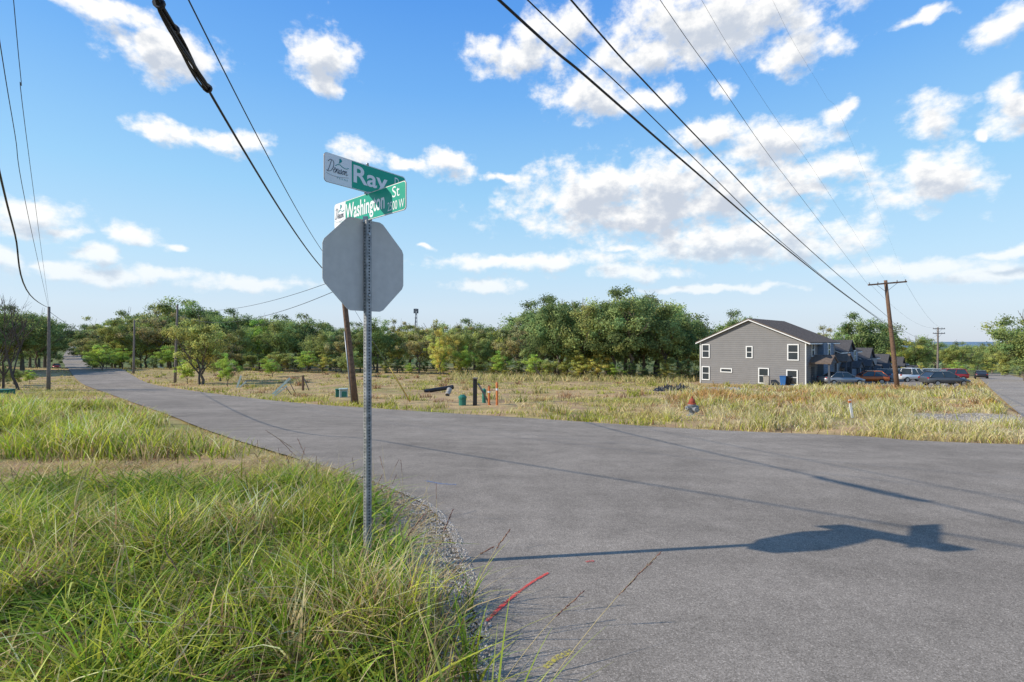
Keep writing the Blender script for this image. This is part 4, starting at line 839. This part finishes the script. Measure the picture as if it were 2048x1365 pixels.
heap(1440,781,5.5,1.6,.30,'conc','rubble_pile','low pale pile of crushed rock by the house','rubble',8)
def bin_(px,d,mat,lab):
    p=W(px,d); t=thing('wheelie_bin',lab,'trash bin',p,-.6,'bins beside the house'); b=B(); b.add([(-.24,-.28,0.05),(.24,-.28,.05),(.24,.28,.05),(-.24,.28,.05),(-.3,-.35,1.0),(.3,-.35,1.0),(.3,.35,1.0),(-.3,.35,1.0)],[(3,2,1,0),(4,5,6,7),(0,1,5,4),(1,2,6,5),(2,3,7,6),(3,0,4,7)]); b.obj('body',M[mat],t)
    b=B(); b.box((0,-.02,1.04),(.66,.78,.07),bev=.03); b.obj('lid',M[mat],t)
    for s in (-1,1): b=B(); b.lathe([(.1,-.03),(.12,-.02),(.12,.02),(.1,.03)],12,(s*.26,.28,.12),'x'); b.obj('wheel',M['tyre'],t)
bin_(1566,57,'blue','blue wheeled bin beside the grey house wall'); bin_(1576,57.3,'plastic','black wheeled bin beside the grey house wall'); bin_(1533,58,'conc','grey wheeled bin beside the grey house wall')

# ---------------------------------------------------------------- light and sky
sd=Vector((3.44,.5,-2.13)).normalized(); sun=bpy.data.lights.new('sun','SUN'); sun.energy=5.0; sun.angle=math.radians(.5); sun.color=(1,.93,.81); so_=bpy.data.objects.new('sun',sun); COL.objects.link(so_); so_.rotation_euler=sd.to_track_quat('-Z','Y').to_euler()
w=bpy.data.worlds.new('World'); S.world=w; w.use_nodes=True; t=w.node_tree; t.nodes.clear(); L=t.links.new
w.cycles.sampling_method='NONE'
sk=t.nodes.new('ShaderNodeTexSky'); sk.sky_type='NISHITA'; sk.sun_disc=False; sk.sun_elevation=math.radians(31.5); sk.sun_rotation=math.atan2(-3.44,-.5); sk.air_density=1.0; sk.dust_density=.4; sk.ozone_density=2.5
tc=t.nodes.new('ShaderNodeTexCoord'); sx=t.nodes.new('ShaderNodeSeparateXYZ'); L(tc.outputs['Generated'],sx.inputs[0])
ra=t.nodes.new('ShaderNodeValToRGB'); L(sx.outputs[2],ra.inputs[0]); e=ra.color_ramp.elements
e[0].position=0; e[0].color=(.64,.72,.84,1); e[1].position=1; e[1].color=(.16,.28,.60,1)
for p_,c in ((.06,(.66,.80,.94)),(.14,(.54,.79,.99)),(.27,(.35,.68,1.0)),(.43,(.18,.48,.97)),(.55,(.105,.36,.91))): q=ra.color_ramp.elements.new(p_); q.color=(*c,1)
sc_=t.nodes.new('ShaderNodeVectorMath'); sc_.operation='SCALE'; sc_.inputs['Scale'].default_value=.14; L(sk.outputs[0],sc_.inputs[0])
mxs=t.nodes.new('ShaderNodeMix'); mxs.data_type='RGBA'; mxs.inputs[0].default_value=.88; L(sc_.outputs[0],mxs.inputs[6]); L(ra.outputs[0],mxs.inputs[7])
bg=t.nodes.new('ShaderNodeBackground'); bg.inputs[1].default_value=1.0; L(mxs.outputs[2],bg.inputs[0])
clouds=[(335,110,92,50),(280,78,45,22),(640,115,54,50),(650,165,33,26),(405,275,100,18),(505,285,32,20),(310,262,22,12),(200,12,110,20),(893,330,45,26),(715,308,42,20),(820,330,40,10),
(60,432,100,34),(135,460,38,14),(272,472,52,18),(340,489,22,6),(187,508,34,15),(190,545,140,15),(330,552,70,13),(480,568,150,13),(10,522,40,28),(90,540,40,8),
(1430,40,250,72),(1600,95,72,42),(1300,105,110,40),(1040,115,88,34),(1110,60,70,40),(1190,190,90,38),(1290,200,70,24),
(1420,270,62,26),(1540,285,110,36),(1650,335,78,26),(1190,390,140,55),(1340,375,150,58),(1480,378,130,42),(1300,425,250,40),(1560,372,70,20),(1470,478,210,28),(1600,488,120,28),(1440,500,180,22),(1600,382,40,16),
(1050,522,165,15),(1270,542,105,13),(972,572,62,13),(1250,495,30,6),(1855,235,54,36),(1680,222,32,18),(2025,215,58,38),(1830,388,108,28),(1880,348,82,38),(2020,45,58,34),(1965,268,17,10),(1560,130,20,7),(1000,355,30,8),(1850,35,50,10),
(1800,540,140,17),(1970,548,130,15),(2010,506,90,8),(1450,575,160,7),(1445,185,22,16),(850,497,18,5)]
gt=bpy.data.node_groups.new('cloud_density','ShaderNodeTree'); gt.interface.new_socket('Vector',in_out='INPUT',socket_type='NodeSocketVector'); gt.interface.new_socket('Density',in_out='OUTPUT',socket_type='NodeSocketFloat')
gi=gt.nodes.new('NodeGroupInput'); go=gt.nodes.new('NodeGroupOutput'); GL=gt.links.new
n0=gt.nodes.new('ShaderNodeTexNoise'); n0.inputs['Scale'].default_value=17; n0.inputs['Detail'].default_value=6; GL(gi.outputs[0],n0.inputs['Vector'])
wv=gt.nodes.new('ShaderNodeVectorMath'); wv.operation='MULTIPLY_ADD'; wv.inputs[1].default_value=(.07,.04,0); GL(n0.outputs['Color'],wv.inputs[0]); GL(gi.outputs[0],wv.inputs[2])
prev=None
for cx,cy,rx,ry in clouds:
    az=math.atan((cx-CX)/FP); ca=math.cos(az); el=math.atan((CY-cy)/FP*ca); ce=math.cos(el)
    RX=rx*1.28/FP*ca*ca; RY=ry*1.33/FP*ca*ce*ce; az+=.035; el+=.02
    s2=gt.nodes.new('ShaderNodeVectorMath'); s2.operation='MULTIPLY_ADD'; s2.inputs[1].default_value=(1/RX,1/RY,0); s2.inputs[2].default_value=(-az/RX,-el/RY,0); GL(wv.outputs[0],s2.inputs[0])
    s3=gt.nodes.new('ShaderNodeVectorMath'); s3.operation='LENGTH'; GL(s2.outputs[0],s3.inputs[0])
    if prev is None: prev=s3.outputs['Value']
    else:
        mx=gt.nodes.new('ShaderNodeMath'); mx.operation='SMOOTH_MIN'; mx.inputs[2].default_value=.15; GL(prev,mx.inputs[0]); GL(s3.outputs['Value'],mx.inputs[1]); prev=mx.outputs[0]
cp=gt.nodes.new('ShaderNodeMath'); cp.operation='SUBTRACT'; cp.inputs[0].default_value=1; GL(prev,cp.inputs[1])
n1=gt.nodes.new('ShaderNodeTexNoise'); n1.inputs['Scale'].default_value=19; n1.inputs['Detail'].default_value=9; n1.inputs['Roughness'].default_value=.6
st_=gt.nodes.new('ShaderNodeVectorMath'); st_.operation='MULTIPLY'; st_.inputs[1].default_value=(1,1.35,1); GL(gi.outputs[0],st_.inputs[0]); GL(st_.outputs[0],n1.inputs['Vector'])
na=gt.nodes.new('ShaderNodeMath'); na.operation='MULTIPLY_ADD'; na.inputs[1].default_value=2.7; na.inputs[2].default_value=-1.40; GL(n1.outputs[0],na.inputs[0])
sm=gt.nodes.new('ShaderNodeMath'); sm.operation='ADD'; GL(na.outputs[0],sm.inputs[0]); GL(cp.outputs[0],sm.inputs[1]); GL(sm.outputs[0],go.inputs[0])
a1=t.nodes.new('ShaderNodeMath'); a1.operation='ARCTAN2'; L(sx.outputs[0],a1.inputs[0]); L(sx.outputs[1],a1.inputs[1])
a2=t.nodes.new('ShaderNodeMath'); a2.operation='ARCSINE'; L(sx.outputs[2],a2.inputs[0])
cv=t.nodes.new('ShaderNodeCombineXYZ'); L(a1.outputs[0],cv.inputs[0]); L(a2.outputs[0],cv.inputs[1])
g1=t.nodes.new('ShaderNodeGroup'); g1.node_tree=gt; L(cv.outputs[0],g1.inputs[0])
of=t.nodes.new('ShaderNodeVectorMath'); of.operation='ADD'; of.inputs[1].default_value=(-.008,.024,0); L(cv.outputs[0],of.inputs[0])
g2=t.nodes.new('ShaderNodeGroup'); g2.node_tree=gt; L(of.outputs[0],g2.inputs[0])
mk=t.nodes.new('ShaderNodeMapRange'); mk.interpolation_type='SMOOTHSTEP'; mk.inputs[1].default_value=-.25; mk.inputs[2].default_value=.62; L(g1.outputs[0],mk.inputs[0])
shd=t.nodes.new('ShaderNodeMapRange'); shd.interpolation_type='SMOOTHSTEP'; shd.inputs[1].default_value=.0; shd.inputs[2].default_value=.95; L(g2.outputs[0],shd.inputs[0])
cr=t.nodes.new('ShaderNodeMix'); cr.data_type='RGBA'; cr.inputs[6].default_value=(1.08,1.07,1.05,1); cr.inputs[7].default_value=(.60,.66,.76,1); L(shd.outputs[0],cr.inputs[0])
bc=t.nodes.new('ShaderNodeBackground'); bc.inputs[1].default_value=1.0; L(cr.outputs[2],bc.inputs[0])
fd=t.nodes.new('ShaderNodeMapRange'); fd.inputs[1].default_value=.03; fd.inputs[2].default_value=.2; fd.inputs[3].default_value=.4; fd.inputs[4].default_value=1; L(a2.outputs[0],fd.inputs[0])
mm_=t.nodes.new('ShaderNodeMath'); mm_.operation='MULTIPLY'; L(mk.outputs[0],mm_.inputs[0]); L(fd.outputs[0],mm_.inputs[1])
ms=t.nodes.new('ShaderNodeMixShader'); L(mm_.outputs[0],ms.inputs[0]); L(bg.outputs[0],ms.inputs[1]); L(bc.outputs[0],ms.inputs[2])
ow=t.nodes.new('ShaderNodeOutputWorld'); L(ms.outputs[0],ow.inputs[0])

cam=bpy.data.cameras.new('camera'); co=bpy.data.objects.new('camera',cam); COL.objects.link(co); co.location=(0,0,H); co.rotation_euler=(math.pi/2,0,0); cam.sensor_width=36; cam.lens=18; cam.clip_start=.05; cam.clip_end=60000; S.camera=co
S.view_settings.view_transform='Standard'; S.view_settings.look='None'; S.view_settings.exposure=0
